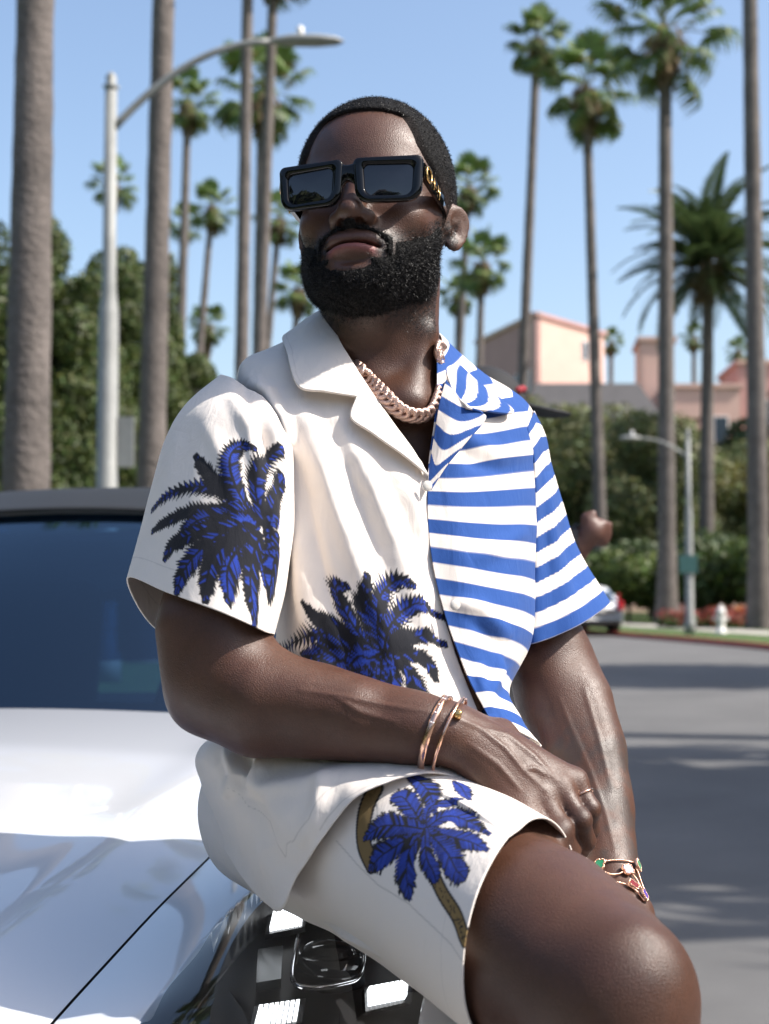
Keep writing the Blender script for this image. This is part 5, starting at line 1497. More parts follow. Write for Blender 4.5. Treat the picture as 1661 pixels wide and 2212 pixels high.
# sides with wheel arches
AX = (1.98, 4.80); ZW = .36; RW = .36
def z_sh(y): return np.interp(y, [.98, 3.15, 4.5, 5.4, 5.85], [0, 0, 1.03, 1.02, .95])
for s in (1, -1):
    ys = np.linspace(.98, 5.85, 420); v = np.linspace(0, 1, 60)
    Y = np.repeat(ys[:, None], 60, 1); W = w_out(Y)
    top = np.where(Y < 3.15, car_h(CXC + W - .0005, np.minimum(Y, 3.15)), np.interp(Y, [3.15, 3.4, 5.3, 5.85], [.905, .93, .96, .88]))
    Z = top + (.22 - top) * v[None]
    bul = .02 * np.sin(PI * v)[None] - .05 * v[None] ** 4 + .012 * np.exp(-((v - .28) / .05) ** 2)[None]
    X = CXC + s * (W + bul)
    d = np.minimum(np.hypot(Y - AX[0], Z - ZW), np.hypot(Y - AX[1], Z - ZW))
    G = np.stack([X, Y, Z], -1).reshape(-1, 3); Fc = grid_faces(420, 60); a, f, _ = trim(G, Fc, d.ravel() > RW + .05)
    cpart('side_panel', mesh('side_panel', a, f), M['paint'])
    for ya in AX:
        x0 = CXC + s * (float(w_out(ya)) - .015)
        mb = MB(); ring = [(x0 - s * .02, ya + (RW + .055) * math.cos(a), ZW + (RW + .055) * math.sin(a)) for a in np.linspace(-.5, PI + .5, 30)]
        mb.tube(ring, .018, 8); mb.build('arch_trim', M['blackpl'], car, True)
        prof = [(.22, -.11), (.30, -.12), (.345, -.10), (RW, -.07), (RW, .07), (.345, .10), (.30, .12), (.22, .11)]
        def lx(prof, n=36): 
            V = [(x0 - s * .13 + s * z, ya + r * math.cos(2 * PI * k / n), ZW + r * math.sin(2 * PI * k / n)) for r, z in prof for k in range(n)]
            return V, [tuple(q) for q in grid_faces(len(prof), n, True)]
        mb = MB(); mb.add(*lx(prof)); wl = mb.build('wheel', M['tyre'], car, True)
        mb = MB(); mb.add(*lx([(.225, .08), (.23, .10), (.21, .095), (.20, .06), (.20, -.05)]))
        for k in range(5):
            a = 2 * PI * k / 5; mb.tube([(x0 - s * .05, ya + .03 * math.cos(a), ZW + .03 * math.sin(a)), (x0 - s * .055, ya + .215 * math.cos(a), ZW + .215 * math.sin(a))], [.035, .022], 6)
        mb.build('rim', M['rim'], wl, True)
        mb = MB(); mb.add(*lx([(.001, -.16), (.40, -.16), (.41, .05)])); mb.build('wheel_well', M['blackpl'], car, True)
# front bumper and rear
def end_sheet(y0, sgn, name, zt):
    n = 60; t = np.linspace(-1, 1, n); v = np.linspace(0, 1, 24); w = float(w_out(y0))
    T, Vv = np.meshgrid(t, v, indexing='ij')
    X = CXC + T * (w + .015 * np.sin(PI * Vv)); Z = zt(np.abs(T) * w) * (1 - Vv) + .2 * Vv
    Y = y0 - sgn * (.10 * np.sin(PI * (Vv * .8 + .1)) + .06 * (1 - T ** 2)) * (1 - np.abs(T) ** 6)
    cpart(name, mesh(name, np.stack([X, Y, Z], -1).reshape(-1, 3), grid_faces(n, 24)), M['paint'])
end_sheet(.985, 1, 'front_bumper', lambda a: car_h(CXC + a, np.full(a.shape, 1.0)))
end_sheet(5.845, -1, 'rear_bumper', lambda a: np.full(a.shape, .9))
mb = MB(); mb.box((CXC, .80, .48), (1.0, .05, .22)); mb.build('grille', M['blackpl'], car, bevel=.02)
# windscreen, roof, windows
def sheet(rows, name, m, nr=30, nc=40, bow=0.0):
    R = np.array(rows, dtype=float); G = np.stack([cr_eval(r, np.linspace(0, 1, nc)) for r in R]); G = np.stack([cr_eval(G[:, j], np.linspace(0, 1, nr)) for j in range(nc)], 1)
    o = cpart(name, mesh(name, G.reshape(-1, 3), grid_faces(nr, nc)), m); return o
def cx(u): return CXC + u
cow = [[(cx(u), 3.13 + .16 * (u / .75) ** 2, 1.030 + .02 * (1 - (u / .75) ** 2)) for u in (-.78, -.4, 0, .4, .78)]]
cpart('cowl', MB().me('cowl') if False else mesh('cowl', [(cx(u), 3.09 + .16 * (u / .75) ** 2 + dy, zz_) for dy, zz_ in ((0, .985), (.10, 1.03), (.22, 1.035)) for u in np.linspace(-.80, .80, 30)], grid_faces(3, 30)), M['blackpl'])
def wrow(f):
    y = 3.17 + .80 * f; hw = .745 - .145 * f; z = 1.025 + .445 * f + .035 * math.sin(PI * f)
    return [(cx(u * hw), y + .15 * u * u * (1 - .3 * f), z + .03 * f * (1 - u * u) + .01 * (1 - u * u)) for u in (-1, -.5, 0, .5, 1)]
sheet([wrow(f) for f in np.linspace(0, 1, 5)], 'windscreen', M['cglass'])
hdr = wrow(1.0)
def rrow(y, z, hw, y0=.0): return [(cx(u * hw), y + .15 * u * u * .7 * (1 if y < 4.2 else 0), z + .04 * (1 - u * u)) for u in (-1, -.5, 0, .5, 1)]
h0 = [(a, b - .015, c + .006) for a, b, c in hdr]; h1 = [(a, b + .03, c + .028) for a, b, c in hdr]
sheet([h0, h1, rrow(4.45, 1.575, .60), rrow(5.0, 1.565, .58), rrow(5.45, 1.50, .55)], 'roof', M['gloss'])
sheet([rrow(5.43, 1.49, .545), rrow(5.62, 1.28, .62), rrow(5.74, 1.0, .70)], 'rear_window', M['cglass'])
for s in (1, -1):
    mb = MB(); a = np.array(wrow(0)[4 if s > 0 else 0]); b = np.array(wrow(1)[4 if s > 0 else 0]); L = [a * (1 - f) + b * f + np.array([s * .01, .01, .045 * math.sin(PI * f)]) for f in np.linspace(0, 1, 12)]
    mb.tube(L, .035, 8); mb.build('pillar', M['gloss'], car, True)
    e = [(cx(s * .755), 3.4, 1.0), (cx(s * .87), 3.5, .95)]
    top = [(cx(s * .60), 4.12, 1.565), (cx(s * .60), 4.5, 1.575), (cx(s * .58), 5.0, 1.565), (cx(s * .55), 5.45, 1.50)]
    bot = [(cx(s * .90), 3.45, .94), (cx(s * .90), 4.2, .955), (cx(s * .89), 5.0, .965), (cx(s * .80), 5.70, .93)]
    mid = [tuple((np.array(p) + np.array(q)) / 2 + np.array([s * .03, 0, 0])) for p, q in zip(top, bot)]
    mid[0] = (cx(s * .76), 3.78, 1.28)
    sheet([top, mid, bot], 'side_window', M['cglass'])
    mb = MB(); c = np.array([cx(s * 1.0), 3.55, 1.02])
    V = [];
    for f, r in ((0, .3), (.15, .8), (.5, 1), (.85, .85), (1, .4)):
        for k in range(12): V.append(c + np.array([s * (-.09 + .2 * f), .055 * r * math.cos(2 * PI * k / 12), .075 * r * math.sin(2 * PI * k / 12)]))
    mb.add(V, [tuple(q) for q in grid_faces(5, 12, True)] + [tuple(range(12)), tuple(range(48, 60))]); mb.build('mirror', M['paint'], car, True)
mb = MB(); mb.box((CXC, 3.45, .25), (1.6, 4.3, .1)); mb.build('underbody', M['blackpl'], car)
mb = MB(); mb.box((CXC, 4.3, .6), (1.7, 2.2, .55)); mb.build('cabin_floor', M['blackpl'], car)

# cabin
M['trim'] = mat('black_leather', (.015, .015, .017), .5)
mb = MB(); V = []
for y, z in ((3.28, 1.03), (3.45, 1.05), (3.75, 1.02), (3.85, .92), (3.82, .6)): V += [(cx(u), y + .12 * u * u, z - .03 * abs(u)) for u in np.linspace(-.74, .74, 20)]
mb.add(V, [tuple(q) for q in grid_faces(5, 20)]); mb.build('dashboard', M['trim'], car, True)
for u in (-.38, .38):
    mb = MB(); mb.box((cx(u), 4.55, .78), (.52, .5, .18)); mb.box((cx(u), 4.82, 1.06), (.50, .16, .56), np.array(Matrix.Rotation(rad(-14), 3, 'X'))); o = mb.build('seat', M['trim'], car, bevel=.05)
    mb = MB(); mb.box((cx(u), 4.90, 1.41), (.28, .11, .17)); mb.build('headrest', M['trim'], car, bevel=.04)
mb = MB(); c_ = Vector((cx(.38), 3.98, .98)); mb.tube([c_ + Vector((.185 * math.cos(a), .05 * math.sin(a), .18 * math.sin(a))) for a in np.linspace(0, 2 * PI, 32, endpoint=False)], .015, 8, closed=True); mb.tube([c_ - Vector((.18, 0, 0)), c_ + Vector((.18, 0, 0))], .02, 6); mb.build('steering_wheel', M['trim'], car, True)
mb = MB(); mb.box((cx(0), 3.86, 1.40), (.24, .04, .07)); mb.build('rear_mirror', M['blackpl'], car, bevel=.015)
# ================================================================== jewellery
def skin_hit(px, py, off, D0=1.2, D1=1.75):
    r = ray(px, py); Ds = np.arange(D0, D1, .0015); pts = np.stack([r.x / r.y * Ds, Ds, CAMH + r.z / r.y * Ds], 1).astype(np.float32)
    d = body_sdf(pts); i = int(np.argmax(d < 0)) if (d < 0).any() else int(np.argmin(np.abs(d)))
    p = pts[i]; e = .002
    g_ = np.array([float(body_sdf((p + np.eye(3, dtype=np.float32)[k] * e)[None])[0] - body_sdf((p - np.eye(3, dtype=np.float32)[k] * e)[None])[0]) for k in range(3)]); g_ /= np.linalg.norm(g_) + 1e-9
    return p + g_ * off, g_
PAVE = mat('pave_rose_gold', (.62, .43, .36), .38, 1.0)
nt = PAVE.node_tree; vo = nt.nodes.new('ShaderNodeTexVoronoi'); vo.inputs['Scale'].default_value = 900
tc = [n for n in nt.nodes if n.type == 'TEX_COORD'][0]; nt.links.new(tc.outputs['Object'], vo.inputs['Vector'])
bp_ = nt.nodes.new('ShaderNodeBump'); bp_.inputs['Strength'].default_value = .9; bp_.inputs['Distance'].default_value = .0006
nt.links.new(vo.outputs['Distance'], bp_.inputs['Height']); nt.links.new(bp_.outputs['Normal'], bsdf(PAVE).inputs['Normal'])
neck = empty('chain_necklace', P(412, 412, 1.55), 0, 'chunky rose gold link chain lying around the neck', 'necklace')
bpy.context.view_layer.update()
path = []; nrm = []
for q in [(361, 371), (370, 383), (384, 397), (398, 408), (412, 413), (425, 411), (434, 400), (438, 382), (436, 362), (433, 348)]:
    p, n_ = skin_hit(*q, .006, 1.45); path.append(p); nrm.append(n_)
cN = np.array(tuple(NB)); zb = path[-1][2]
for a in (20, 60, 100, 140, 175):
    path.append(cN * np.array([1, 1, 0]) + np.array([.064 * math.cos(rad(a)), .066 * math.sin(rad(a)), zb + .004])); nrm.append(np.array([math.cos(rad(a)), math.sin(rad(a)), .2]))
path = np.array(path); nrm = np.array(nrm)
fine = cr_eval(path, np.linspace(0, 1, 800, endpoint=False), True); fn_ = cr_eval(nrm, np.linspace(0, 1, 800, endpoint=False), True)
ln = np.concatenate([[0], np.cumsum(np.linalg.norm(np.diff(fine, axis=0), axis=1))]); nl = int(ln[-1] / .0078)
mb = MB(); ring = [(.0078 * math.copysign(abs(math.cos(a)) ** .7, math.cos(a)), .0058 * math.copysign(abs(math.sin(a)) ** .7, math.sin(a)), 0) for a in np.linspace(0, 2 * PI, 22, endpoint=False)]
mb.tube(ring, .0030, 8, closed=True); lk = mb.me('link', True); lk.materials.append(PAVE)
for k in range(nl):
    i = int(np.searchsorted(ln, (k + .5) / nl * ln[-1])) % 800
    t = Vector(fine[(i + 3) % 800] - fine[i - 3]).normalized(); n_ = Vector(fn_[i]).normalized(); n_ = (n_ - t * n_.dot(t)).normalized(); b = n_.cross(t)
    ca, sa = math.cos(rad(32)), math.sin(rad(32)); t2 = t * ca + b * sa; b2 = b * ca - t * sa
    t3 = (t2 * math.cos(.14) + n_ * math.sin(.14)); n3 = (n_ * math.cos(.14) - t2 * math.sin(.14))
    o = bpy.data.objects.new('link', lk); C.objects.link(o); o.parent = neck; o.matrix_parent_inverse = neck.matrix_world.inverted()
    o.matrix_basis = Matrix.Translation(fine[i]) @ Matrix((t3, b2, n3)).transposed().to_4x4()
mb = MB(); p, n_ = skin_hit(437, 384, .008, 1.45); R = np.array(Matrix((Vector(n_).cross(Vector((0, 0, 1))).normalized(), Vector((0, 0, 1)), Vector(n_))).transposed()); mb.box(p, (.013, .020, .007), R)
mb.build('clasp', PAVE, neck, bevel=.002)
def hoop(c, ax, r, n=48, squash=1.0, start=0, end=2 * PI, up=(0, 0, 1)):
    ax = Vector(ax).normalized(); a = ax.cross(Vector(up)).normalized(); b = ax.cross(a)
    return [Vector(c) + a * r * math.cos(t) + b * r * squash * math.sin(t) for t in np.linspace(start, end, n, endpoint=False)], ax
def band(pts, ax, w, th):
    """flat band along a closed loop"""
    c = sum(pts, Vector((0, 0, 0))) / len(pts); V = []
    for p in pts:
        o = (p - c).normalized()
        for (u, v) in ((-w, 0), (-w, th), (w, th), (w, 0)): V.append(tuple(p + ax * u + o * v))
    n = len(pts); return V, [(i * 4 + k, i * 4 + (k + 1) % 4, ((i + 1) % n) * 4 + (k + 1) % 4, ((i + 1) % n) * 4 + k) for i in range(n) for k in range(4)]
def fit(pts, c, gap):
    """open a hoop until it clears the skin"""
    c = np.array(tuple(c)); out = []
    for p in pts:
        d = np.array(tuple(p)) - c; r0 = np.linalg.norm(d); d /= r0
        rr = np.arange(r0 * .8, r0 * 1.6, .0004); sd_ = body_sdf((c + rr[:, None] * d).astype(np.float32)); ok = np.where(sd_ > gap)[0]
        out.append(rr[ok[0]] if len(ok) else r0)
    out = np.array(out); out = np.minimum(out, np.median(out) * 1.22)
    k = np.array([1, 2, 3, 2, 1]) / 9.0; o2 = sum(np.roll(out, s - 2) * k[s] for s in range(5)); o2 = np.maximum(out, o2)
    return [Vector(c + (np.array(tuple(p)) - c) / np.linalg.norm(np.array(tuple(p)) - c) * r) for p, r in zip(pts, o2)]
fa = (P(443, 731, 1.387) - P(405, 727, 1.398))
c1 = P(436, 729.5, 1.390); fa = Vector((.92, -.22, -.32))
t = empty('bangle', c1, 0, 'flat rose gold bangle with small stones on the right wrist', 'bracelet'); bpy.context.view_layer.update()
pts, ax = hoop(c1, fa, .0300, 64, .98); pts = fit(pts, c1, .0022)
mb = MB(); mb.add(*band(pts, ax, .0031, .0016)); mb.build('band', M['rosegold'], t, True)
M['stone'] = mat('clear_stone', (.9, .9, .92), .08, spec=.9)
for k in range(40, 62, 3):
    for s in (-1, 1):
        p = pts[k % 64]; o = (p - c1).normalized(); mb = MB(); mb.lathe([(.0011, 0), (.0008, .0006), (.0002, .0008)], 8, tuple(p + ax * s * .0011 + o * .0016)); mb.build('stone', M['stone'], t)
c2 = P(449, 733.5, 1.386)
t = empty('nail_bracelet', c2, 0, 'thin rose gold bracelet shaped like a bent nail beside the flat bangle', 'bracelet'); bpy.context.view_layer.update()
pts, ax = hoop(c2, fa + Vector((0, 0, -.05)), .0305, 64, .98); pts = fit(pts, c2, .0040)
mb = MB(); mb.tube(pts, .0017, 8, closed=True); mb.build('hoop', M['rosegold'], t, True)
hd, hn = skin_hit(456, 716, .004, 1.3); mb = MB(); mb.tube([hd - np.array([.002, 0, 0]), hd + np.array([.0035, -.001, -.001])], .0048, 14); mb.build('nail_head', M['gold'], t, True, bevel=.0008)
f0 = P(*FING[0][0]); f1 = P(*FING[0][1]); cc = f0.lerp(f1, .52)
t = empty('finger_ring', cc, 0, 'slim gold ring on the bent finger of the right hand', 'ring'); bpy.context.view_layer.update()
pts, ax = hoop(cc, f1 - f0, .0116, 40); pts = fit(pts, cc, .0006); mb = MB(); mb.tube(pts, .0012, 8, closed=True); mb.build('ring_band', M['rosegold'], t, True)
# clover bracelet
t = empty('clover_bracelet', P(622, 878, 1.59), 0, 'gold bracelet with coloured clover motifs on the left wrist', 'bracelet'); bpy.context.view_layer.update()
CL = {'green': (.02, .26, .13), 'blue': (.42, .55, .80), 'red': (.20, .03, .035), 'purple': (.10, .06, .35)}
CM = {k: mat(k + '_inlay', v, .2) for k, v in CL.items()}
def quatre(r, n=48):
    out = []
    for k in range(n):
        a = 2 * PI * k / n + PI / 4; rr = r * (.66 + .34 * abs(math.sin(2 * (a - PI / 4)) ) ** .6) if False else r * (.62 + .38 * abs(math.cos(2 * a - PI / 2)) ** .55); out.append((rr * math.cos(a), rr * math.sin(a)))
    return out
def motif(px, py, col, rot, turn=0.0):
    p, n_ = skin_hit(px, py, .0045, 1.45); n_ = Vector(n_); n_ = (n_ + Vector((turn, 0, 0))).normalized(); a = n_.cross(Vector((0, 0, 1))).normalized(); b = n_.cross(a)
    a, b = a * math.cos(rot) + b * math.sin(rot), b * math.cos(rot) - a * math.sin(rot)
    def ext(r, z0, z1):
        L = quatre(r); n = len(L); V = [tuple(Vector(p) + a * x + b * y + n_ * z) for z in (z0, z1) for x, y in L] + [tuple(Vector(p) + n_ * z1)]
        return V, [(k, (k + 1) % n, n + (k + 1) % n, n + k) for k in range(n)] + [(n + k, n + (k + 1) % n, 2 * n) for k in range(n)]
    mb = MB(); mb.add(*ext(.0074, -.0012, .0008)); L = quatre(.0070, 26)
    for x, y in L: q = Vector(p) + a * x + b * y + n_ * .001; mb.lathe([(.0008, -.0006), (.0008, .0003), (.0003, .0008)], 6, tuple(q))
    g_ = mb.build('motif', M['rosegold'], t, True)
    mb = MB(); mb.add(*ext(.0056, .0008, .0016)); mb.build('inlay', CM[col], g_)
    return p
m1 = motif(601, 867, 'green', .2, -.3); m2 = motif(626, 872, 'blue', .1); m3 = motif(635, 867, 'green', .5, .6); m4 = motif(632, 888, 'red', .3, .3); m5 = motif(642, 897, 'purple', .2, .8)
def strand(pix):
    L = [skin_hit(a, b, .003, 1.45)[0] for a, b in pix]; L = cr_eval(np.array(L), np.linspace(0, 1, len(pix) * 7)); mb = MB()
    mb.tube(L, .0007, 6)
    for p in L: mb.lathe([(.0002, -.0013), (.0012, 0), (.0002, .0013)], 6, tuple(p))
    mb.build('chain', M['rosegold'], t, True)
strand([(592, 870), (601, 864), (612, 862), (622, 862), (632, 864)]); strand([(601, 872), (610, 876), (618, 876), (626, 873), (634, 880), (641, 893)]); strand([(606, 884), (616, 885), (626, 887), (635, 893), (642, 902)]); strand([(634, 869), (638, 880), (642, 892), (644, 902)])
# ================================================================== parked hatchback by the far kerb
M['bgpaint'] = mat('silver_white_paint', (.70, .71, .73), .35, coat=.8)
M['tail'] = mat('red_tail_lamp', (.45, .02, .03), .2)
def hatch(x, y, rz):
    t = empty('hatchback_car', (x, y, .0), rz, 'white hatchback parked by the far kerb, seen from behind', 'car')
    def add(o): o.parent = t; return o
    # side outline: y from the tail (0) forward, z
    st = [(0.00, .35, .80, .80), (.05, .28, .98, .83), (.35, .22, 1.00, .86), (1.2, .20, 1.00, .87), (2.6, .20, .98, .87), (3.3, .22, .90, .85), (4.1, .26, .74, .80), (4.35, .36, .62, .72)]
    V = []
    for yy, z0, z1, w in st:
        for fx, fz in ((-.92, 0), (-1, .25), (-1, .6), (-.97, .9), (-.88, 1), (0, 1.03), (.88, 1), (.97, .9), (1, .6), (1, .25), (.92, 0)): V.append((fx * w, yy, z0 + (z1 - z0) * fz))
    add(link('body', mesh('body', V, [tuple(q) for q in grid_faces(len(st), 11)] + [tuple(range(11)), tuple(range(77, 88))]), M['bgpaint']))
    gh = [(.10, 1.00, .80), (.28, 1.25, .72), (.55, 1.44, .63), (1.2, 1.50, .62), (2.0, 1.47, .62), (2.9, 1.02, .74)]
    V = []
    for yy, z, w in gh:
        for fx, q in ((-1, .0), (-.93, .75), (-.8, 1), (0, 1.02), (.8, 1), (.93, .75), (1, .0)): V.append((fx * (w if q > .5 else .80), yy, .97 + (z - .97) * q))
    add(link('cabin', mesh('cabin', V, [tuple(q) for q in grid_faces(len(gh), 7)] + [tuple(range(7))]), M['bgpaint']))
    add(MB().add([(-.62, .085, 1.02), (.62, .085, 1.02), (.54, .335, 1.33), (-.54, .335, 1.33)], [(0, 1, 2, 3)]).build('rear_window', M['cglass']))
    for s in (-1, 1):
        add(MB().box((s * .74, -.01, .90), (.16, .12, .26)).build('tail_lamp', M['tail'], bevel=.02))
        add(MB().box((s * .70, .09, 1.14), (.07, .08, .22)).build('tail_lamp', M['tail'], bevel=.02))
        add(MB().add([(s * .815, .6, 1.02), (s * .815, 2.5, 1.02), (s * .66, 2.0, 1.38), (s * .66, .75, 1.38)], [(0, 1, 2, 3)]).build('side_window', M['cglass']))
        for yy in (.75, 3.4):
            mb = MB(); n = 24; V = [(s * .78 + zz, yy + r * math.cos(2 * PI * k / n), .32 + r * math.sin(2 * PI * k / n)) for r, zz in ((.18, -.1), (.32, -.1), (.32, .1), (.18, .1)) for k in range(n)]
            mb.add(V, [tuple(q) for q in grid_faces(4, n, True)]); w = add(mb.build('wheel', M['tyre']))
            mb = MB(); V = [(s * .78 + s * zz, yy + r * math.cos(2 * PI * k / n), .32 + r * math.sin(2 * PI * k / n)) for r, zz in ((.19, .07), (.10, .085), (.001, .07)) for k in range(n)]; mb.add(V, [tuple(q) for q in grid_faces(3, n, True)]); o = mb.build('rim', M['rim']); o.parent = w
    add(MB().box((0, -.015, .80), (.5, .03, .16)).build('number_plate', M['white']))
    add(MB().box((0, -.01, .42), (1.5, .10, .14)).build('rear_bumper', M['blackpl'], bevel=.02))
    return t
q = P(597, 634, 43.5)
hatch(q.x, 43.5, rad(12))

# ================================================================== second person, side on, behind the man
D2 = 3.4
def bp(px, py, d=0): return P(px, py, D2 + d)
M['cap'] = mat('black_cap_cloth', (.012, .012, .014), .8, nscale=300, namt=.2)
M['capred'] = mat('red_cap_trim', (.22, .012, .02), .8)
M['bgskin'] = mat('brown_skin', (.10, .045, .032), .5, nscale=40, namt=.15)
M['tee'] = mat('dark_tee', (.02, .02, .024), .85, nscale=40, namt=.2)
M['jean'] = mat('dark_trousers', (.025, .03, .045), .85, nscale=40, namt=.2)
p2 = empty('person', (bp(486, 900).x, D2, 0), 0, 'person in black cap behind the striped shoulder, arm stretched out', 'person')
bpy.context.view_layer.update()
def v3(x, y, z): return Vector((x + bp(486, 592).x, D2 + y, z * 1.008))
def p2_sdf(p):
    d = s_ell(p, v3(0, 0, 1.665), (.088, .075, .105))
    d = smin(d, s_ell(p, v3(.05, 0, 1.655), (.055, .05, .06)), .03)
    d = smin(d, s_cone(p, v3(.095, 0, 1.70), v3(.108, 0, 1.668), .008, .013), .012)
    for s in (-1, 1): d = smin(d, s_ell(p, v3(-.01, s * .078, 1.69), (.02, .012, .032)), .006)
    d = smin(d, s_cone(p, v3(-.01, 0, 1.62), v3(-.03, 0, 1.48), .052, .06), .03)
    d = smin(d, s_ell(p, v3(-.02, 0, 1.33), (.105, .17, .18)), .06)
    d = smin(d, s_ell(p, v3(-.02, 0, 1.10), (.10, .14, .16)), .06)
    d = smin(d, s_ell(p, v3(-.03, 0, .95), (.115, .155, .12)), .05)
    sh = v3(-.01, -.19, 1.43)
    a = bp(540, 600, -.16); w = bp(574, 548, -.20); h = bp(592, 531, -.21)
    d = smin(d, s_chain(p, [sh, a, w], [.055, .046, .033], .02), .03)
    d = smin(d, s_chain(p, [w, h], [.026, .030]), .015)
    for k, (dx, dy) in enumerate(((17, -7), (17, -1), (15, 5), (12, 10))):
        d = smin(d, s_chain(p, [h, P(594 + dx * .5, 531 + dy, D2 - .215 + .006 * k), P(593 + dx, 533 + dy * 1.2, D2 - .20 + .006 * k)], [.013, .010, .008]), .006)
    d = smin(d, s_chain(p, [h, P(586, 518, D2 - .22), P(594, 513, D2 - .22)], [.013, .011, .009]), .006)
    d = smin(d, s_chain(p, [v3(-.01, .19, 1.43), v3(-.05, .23, 1.16), v3(.03, .22, .93), v3(.05, .21, .85)], [.055, .043, .028, .03], .02), .03)
    for s, fx in ((-1, .06), (1, -.08)):
        d = smin(d, s_chain(p, [v3(-.03, s * .09, .92), v3(fx * .6, s * .10, .50), v3(fx - .03, s * .10, .09)], [.09, .062, .042], .03), .04)
        d = smin(d, s_chain(p, [v3(fx - .05, s * .10, .05), v3(fx + .16, s * .11, .035)], [.045, .035]), .03)
    return d
V, Fq = surface_nets(p2_sdf, v3(-.35, -.4, -.03), v3(.55, .4, 1.86), .008)
V = relax(V, Fq, 1, .4)
def piece(sel, name, m, off):
    a, f, u = trim(V, Fq, sel); n = vnormals(a, f); return link(name, mesh(name, a + n * off, f), m, p2)
link('body', mesh('body', V, Fq), M['bgskin'], p2)
lx = V[:, 0] - bp(486, 592).x
piece((V[:, 2] > .96) & (V[:, 2] < 1.51) & (lx < .19) & ~((np.abs(V[:, 1] - D2) > .17) & (V[:, 2] < 1.2)), 'tee_shirt', M['tee'], .008)
piece((V[:, 2] < 1.0) & (V[:, 2] > .10) & (np.abs(V[:, 1] - D2) < .19), 'trousers', M['jean'], .010)
def cap_sdf(p):
    d = s_ell(p, v3(-.005, 0, 1.712), (.100, .086, .096)); d = smax(d, -(p[:, 2] - 1.729 - (p[:, 0] - bp(486, 592).x) * -.12), .006)
    q = p - A3(v3(.115, 0, 1.712)); br = np.maximum(np.sqrt((q[:, 0] / .085) ** 2 + (q[:, 1] / .075) ** 2) - 1, -1) * .07
    pl = np.abs(q[:, 2] + .22 * q[:, 0] + 3.0 * q[:, 1] ** 2 * .6) - .004
    return smin(d, smax(br, pl, .004), .006)
Vc, Fc_ = surface_nets(cap_sdf, v3(-.2, -.15, 1.6), v3(.25, .15, 1.86), .005)
link('cap', mesh('cap', relax(Vc, Fc_, 2, .4), Fc_), M['cap'], p2)
mb = MB(); mb.tube([v3(.066, -.05 + .1 * k / 8, 1.742 + .012 * math.sin(PI * k / 8)) + Vector((.022 * math.sin(PI * k / 8), 0, 0)) for k in range(9)], .009, 8); mb.build('cap_badge', M['capred'], p2, True)

# ================================================================== house and trees behind the camera (seen in the sunglasses)
M['housew'] = mat('white_house_boards', (.62, .60, .56), .8)
hs_ = empty('white_house', (-9.5, -15, 0), 0, 'white house with gable and portico behind the viewer, mirrored in the sunglasses', 'house')
def hadd(m, n, mt): o = m.build(n, mt); o.parent = hs_; return o
m = MB(); m.box((0, 0, 2.4), (11, 5, 4.8)); hadd(m, 'wall', M['housew'])
m = MB(); m.add([(-5.8, 2.9, 4.7), (5.8, 2.9, 4.7), (5.8, -2.9, 4.7), (-5.8, -2.9, 4.7), (-5.8, 0, 6.6), (5.8, 0, 6.6)], [(0, 1, 5, 4), (3, 2, 5, 4), (0, 4, 3), (1, 2, 5)]); hadd(m, 'roof', M['darkroof'])
m = MB(); m.add([(.8, 4.1, 4.6), (4.6, 4.1, 4.6), (2.7, 4.1, 6.4), (.8, 1.5, 4.6), (4.6, 1.5, 4.6), (2.7, 0, 6.4)], [(0, 1, 2), (0, 2, 5, 3), (1, 4, 5, 2)]); hadd(m, 'gable', M['housew'])
for x in (1.0, 2.1, 3.3, 4.4):
    m = MB(); m.lathe([(.2, 0), (.2, .2), (.15, .25), (.14, 4.3), (.2, 4.4), (.2, 4.6)], 12, (x, 3.8, 0)); hadd(m, 'column', M['housew'])
for x in (-4.4, -2.9, -1.4, 0.1):
    m = MB(); m.box((x, 2.52, 2.6), (.8, .1, 1.7)); hadd(m, 'window', M['wglass'])
dkk = (.030, .05, .015)
tree(-16, -13, 6, round_blobs(seed(500), 6, 2.6), 'dark tree at the left end of the white house', 501, n=4000, size=.2, base=dkk, group='trees behind the viewer')
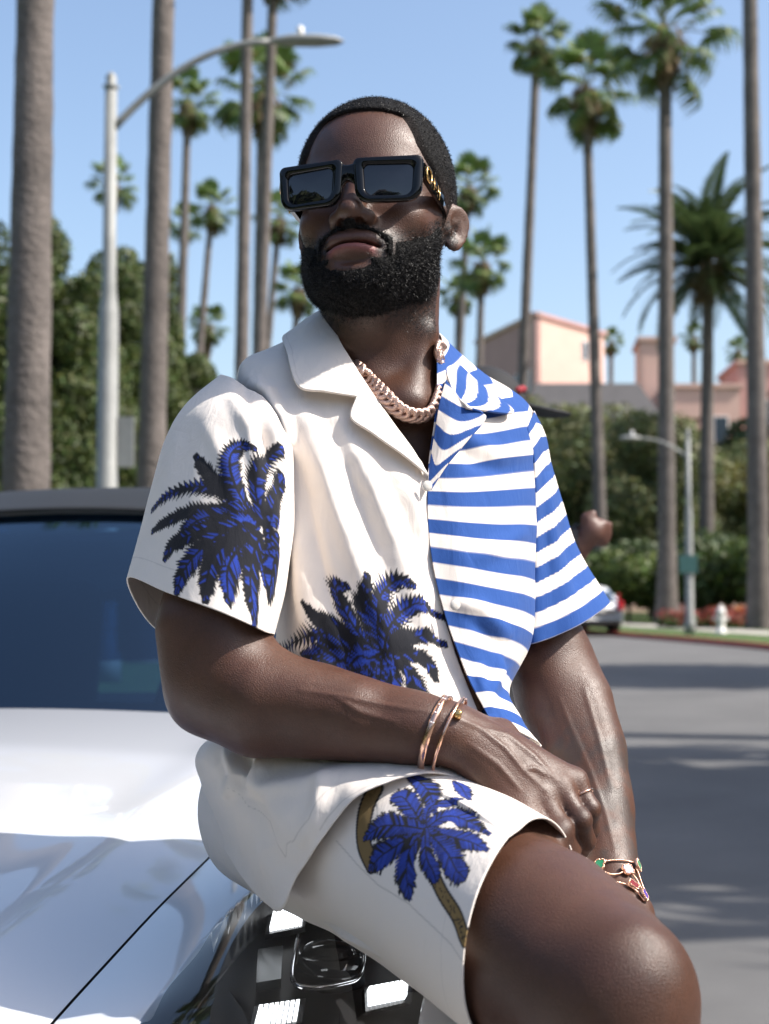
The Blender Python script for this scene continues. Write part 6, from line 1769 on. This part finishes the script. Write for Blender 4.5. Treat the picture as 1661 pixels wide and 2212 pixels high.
tree(-3.2, -12, 5, round_blobs(seed(503), 5, 2.0), 'dark tree beside the portico of the white house', 502, n=4000, size=.2, base=dkk, group='trees behind the viewer')

# trees on the near right verge, out of the picture: their shade lies on the road
def big(x, y, h, r, lb, sd): tree(x, y, h, [(b[0], b[1], b[2], b[3] * 1.1, b[4] * 1.1, b[5]) for b in round_blobs(seed(sd), h, r, 22, h * .35)], lb, sd, n=9000, size=.30, base=(.06, .085, .022), tr=.28, group='trees on the near right verge')
big(12.6, 6.2, 13, 4.0, 'broad street tree on the near right verge shading the road', 601)
big(12.8, 21.5, 13, 3.2, 'broad street tree farther along the near right verge', 602)
palm((11.6, 11.6, .12), (11.8, 11.6, 17), .3, .2, 2.2, 'palm on the right verge between the two broad street trees', 603)

# unseen tree rows around the street, mostly added to cut the sky fill
def row(x0, y0, x1, y1, h, n, lb, sd, grp):
    rs = seed(sd)
    for k in range(n):
        f = (k + .5) / n; hh = h * rs.uniform(.85, 1.15)
        tree(x0 + (x1 - x0) * f, y0 + (y1 - y0) * f, hh, round_blobs(rs, hh, 3.2, 18, .3), lb % ('first', 'second', 'third', 'fourth', 'fifth', 'sixth', 'seventh', 'eighth')[k], sd + k, n=3500, size=.42, base=(.05, .075, .022), group=grp, tr=.2)
row(-11, -22, -11, 16, 6, 7, 'unseen tree added on the left lawn to cut sky fill, %s from the white house', 700, 'trees added on the left lawn to cut sky fill')  # added out of view to hold back sky light from the left
row(18.5, -24, 19, 27, 6, 8, 'unseen tree added on the right lawn to cut sky fill, %s from the closed street end', 720, 'trees added on the right lawn to cut sky fill')  # added out of view, blocks low sky on the right
row(-4, -27, 16, -27, 6, 4, 'unseen tree added behind the viewer to cut sky fill, %s from the portico of the white house', 740, 'trees added behind the viewer to cut sky fill')  # added behind the camera to dim the fill from there
row(23, 30, 27, 58, 8, 5, 'broad garden tree by the far end of the right lawn, %s from the near trees', 760, 'garden trees at the far right')
row(24, -14, 30, 27, 9, 6, 'tall garden tree behind the right lawn, %s from the closed street end', 780, 'back row of garden trees')
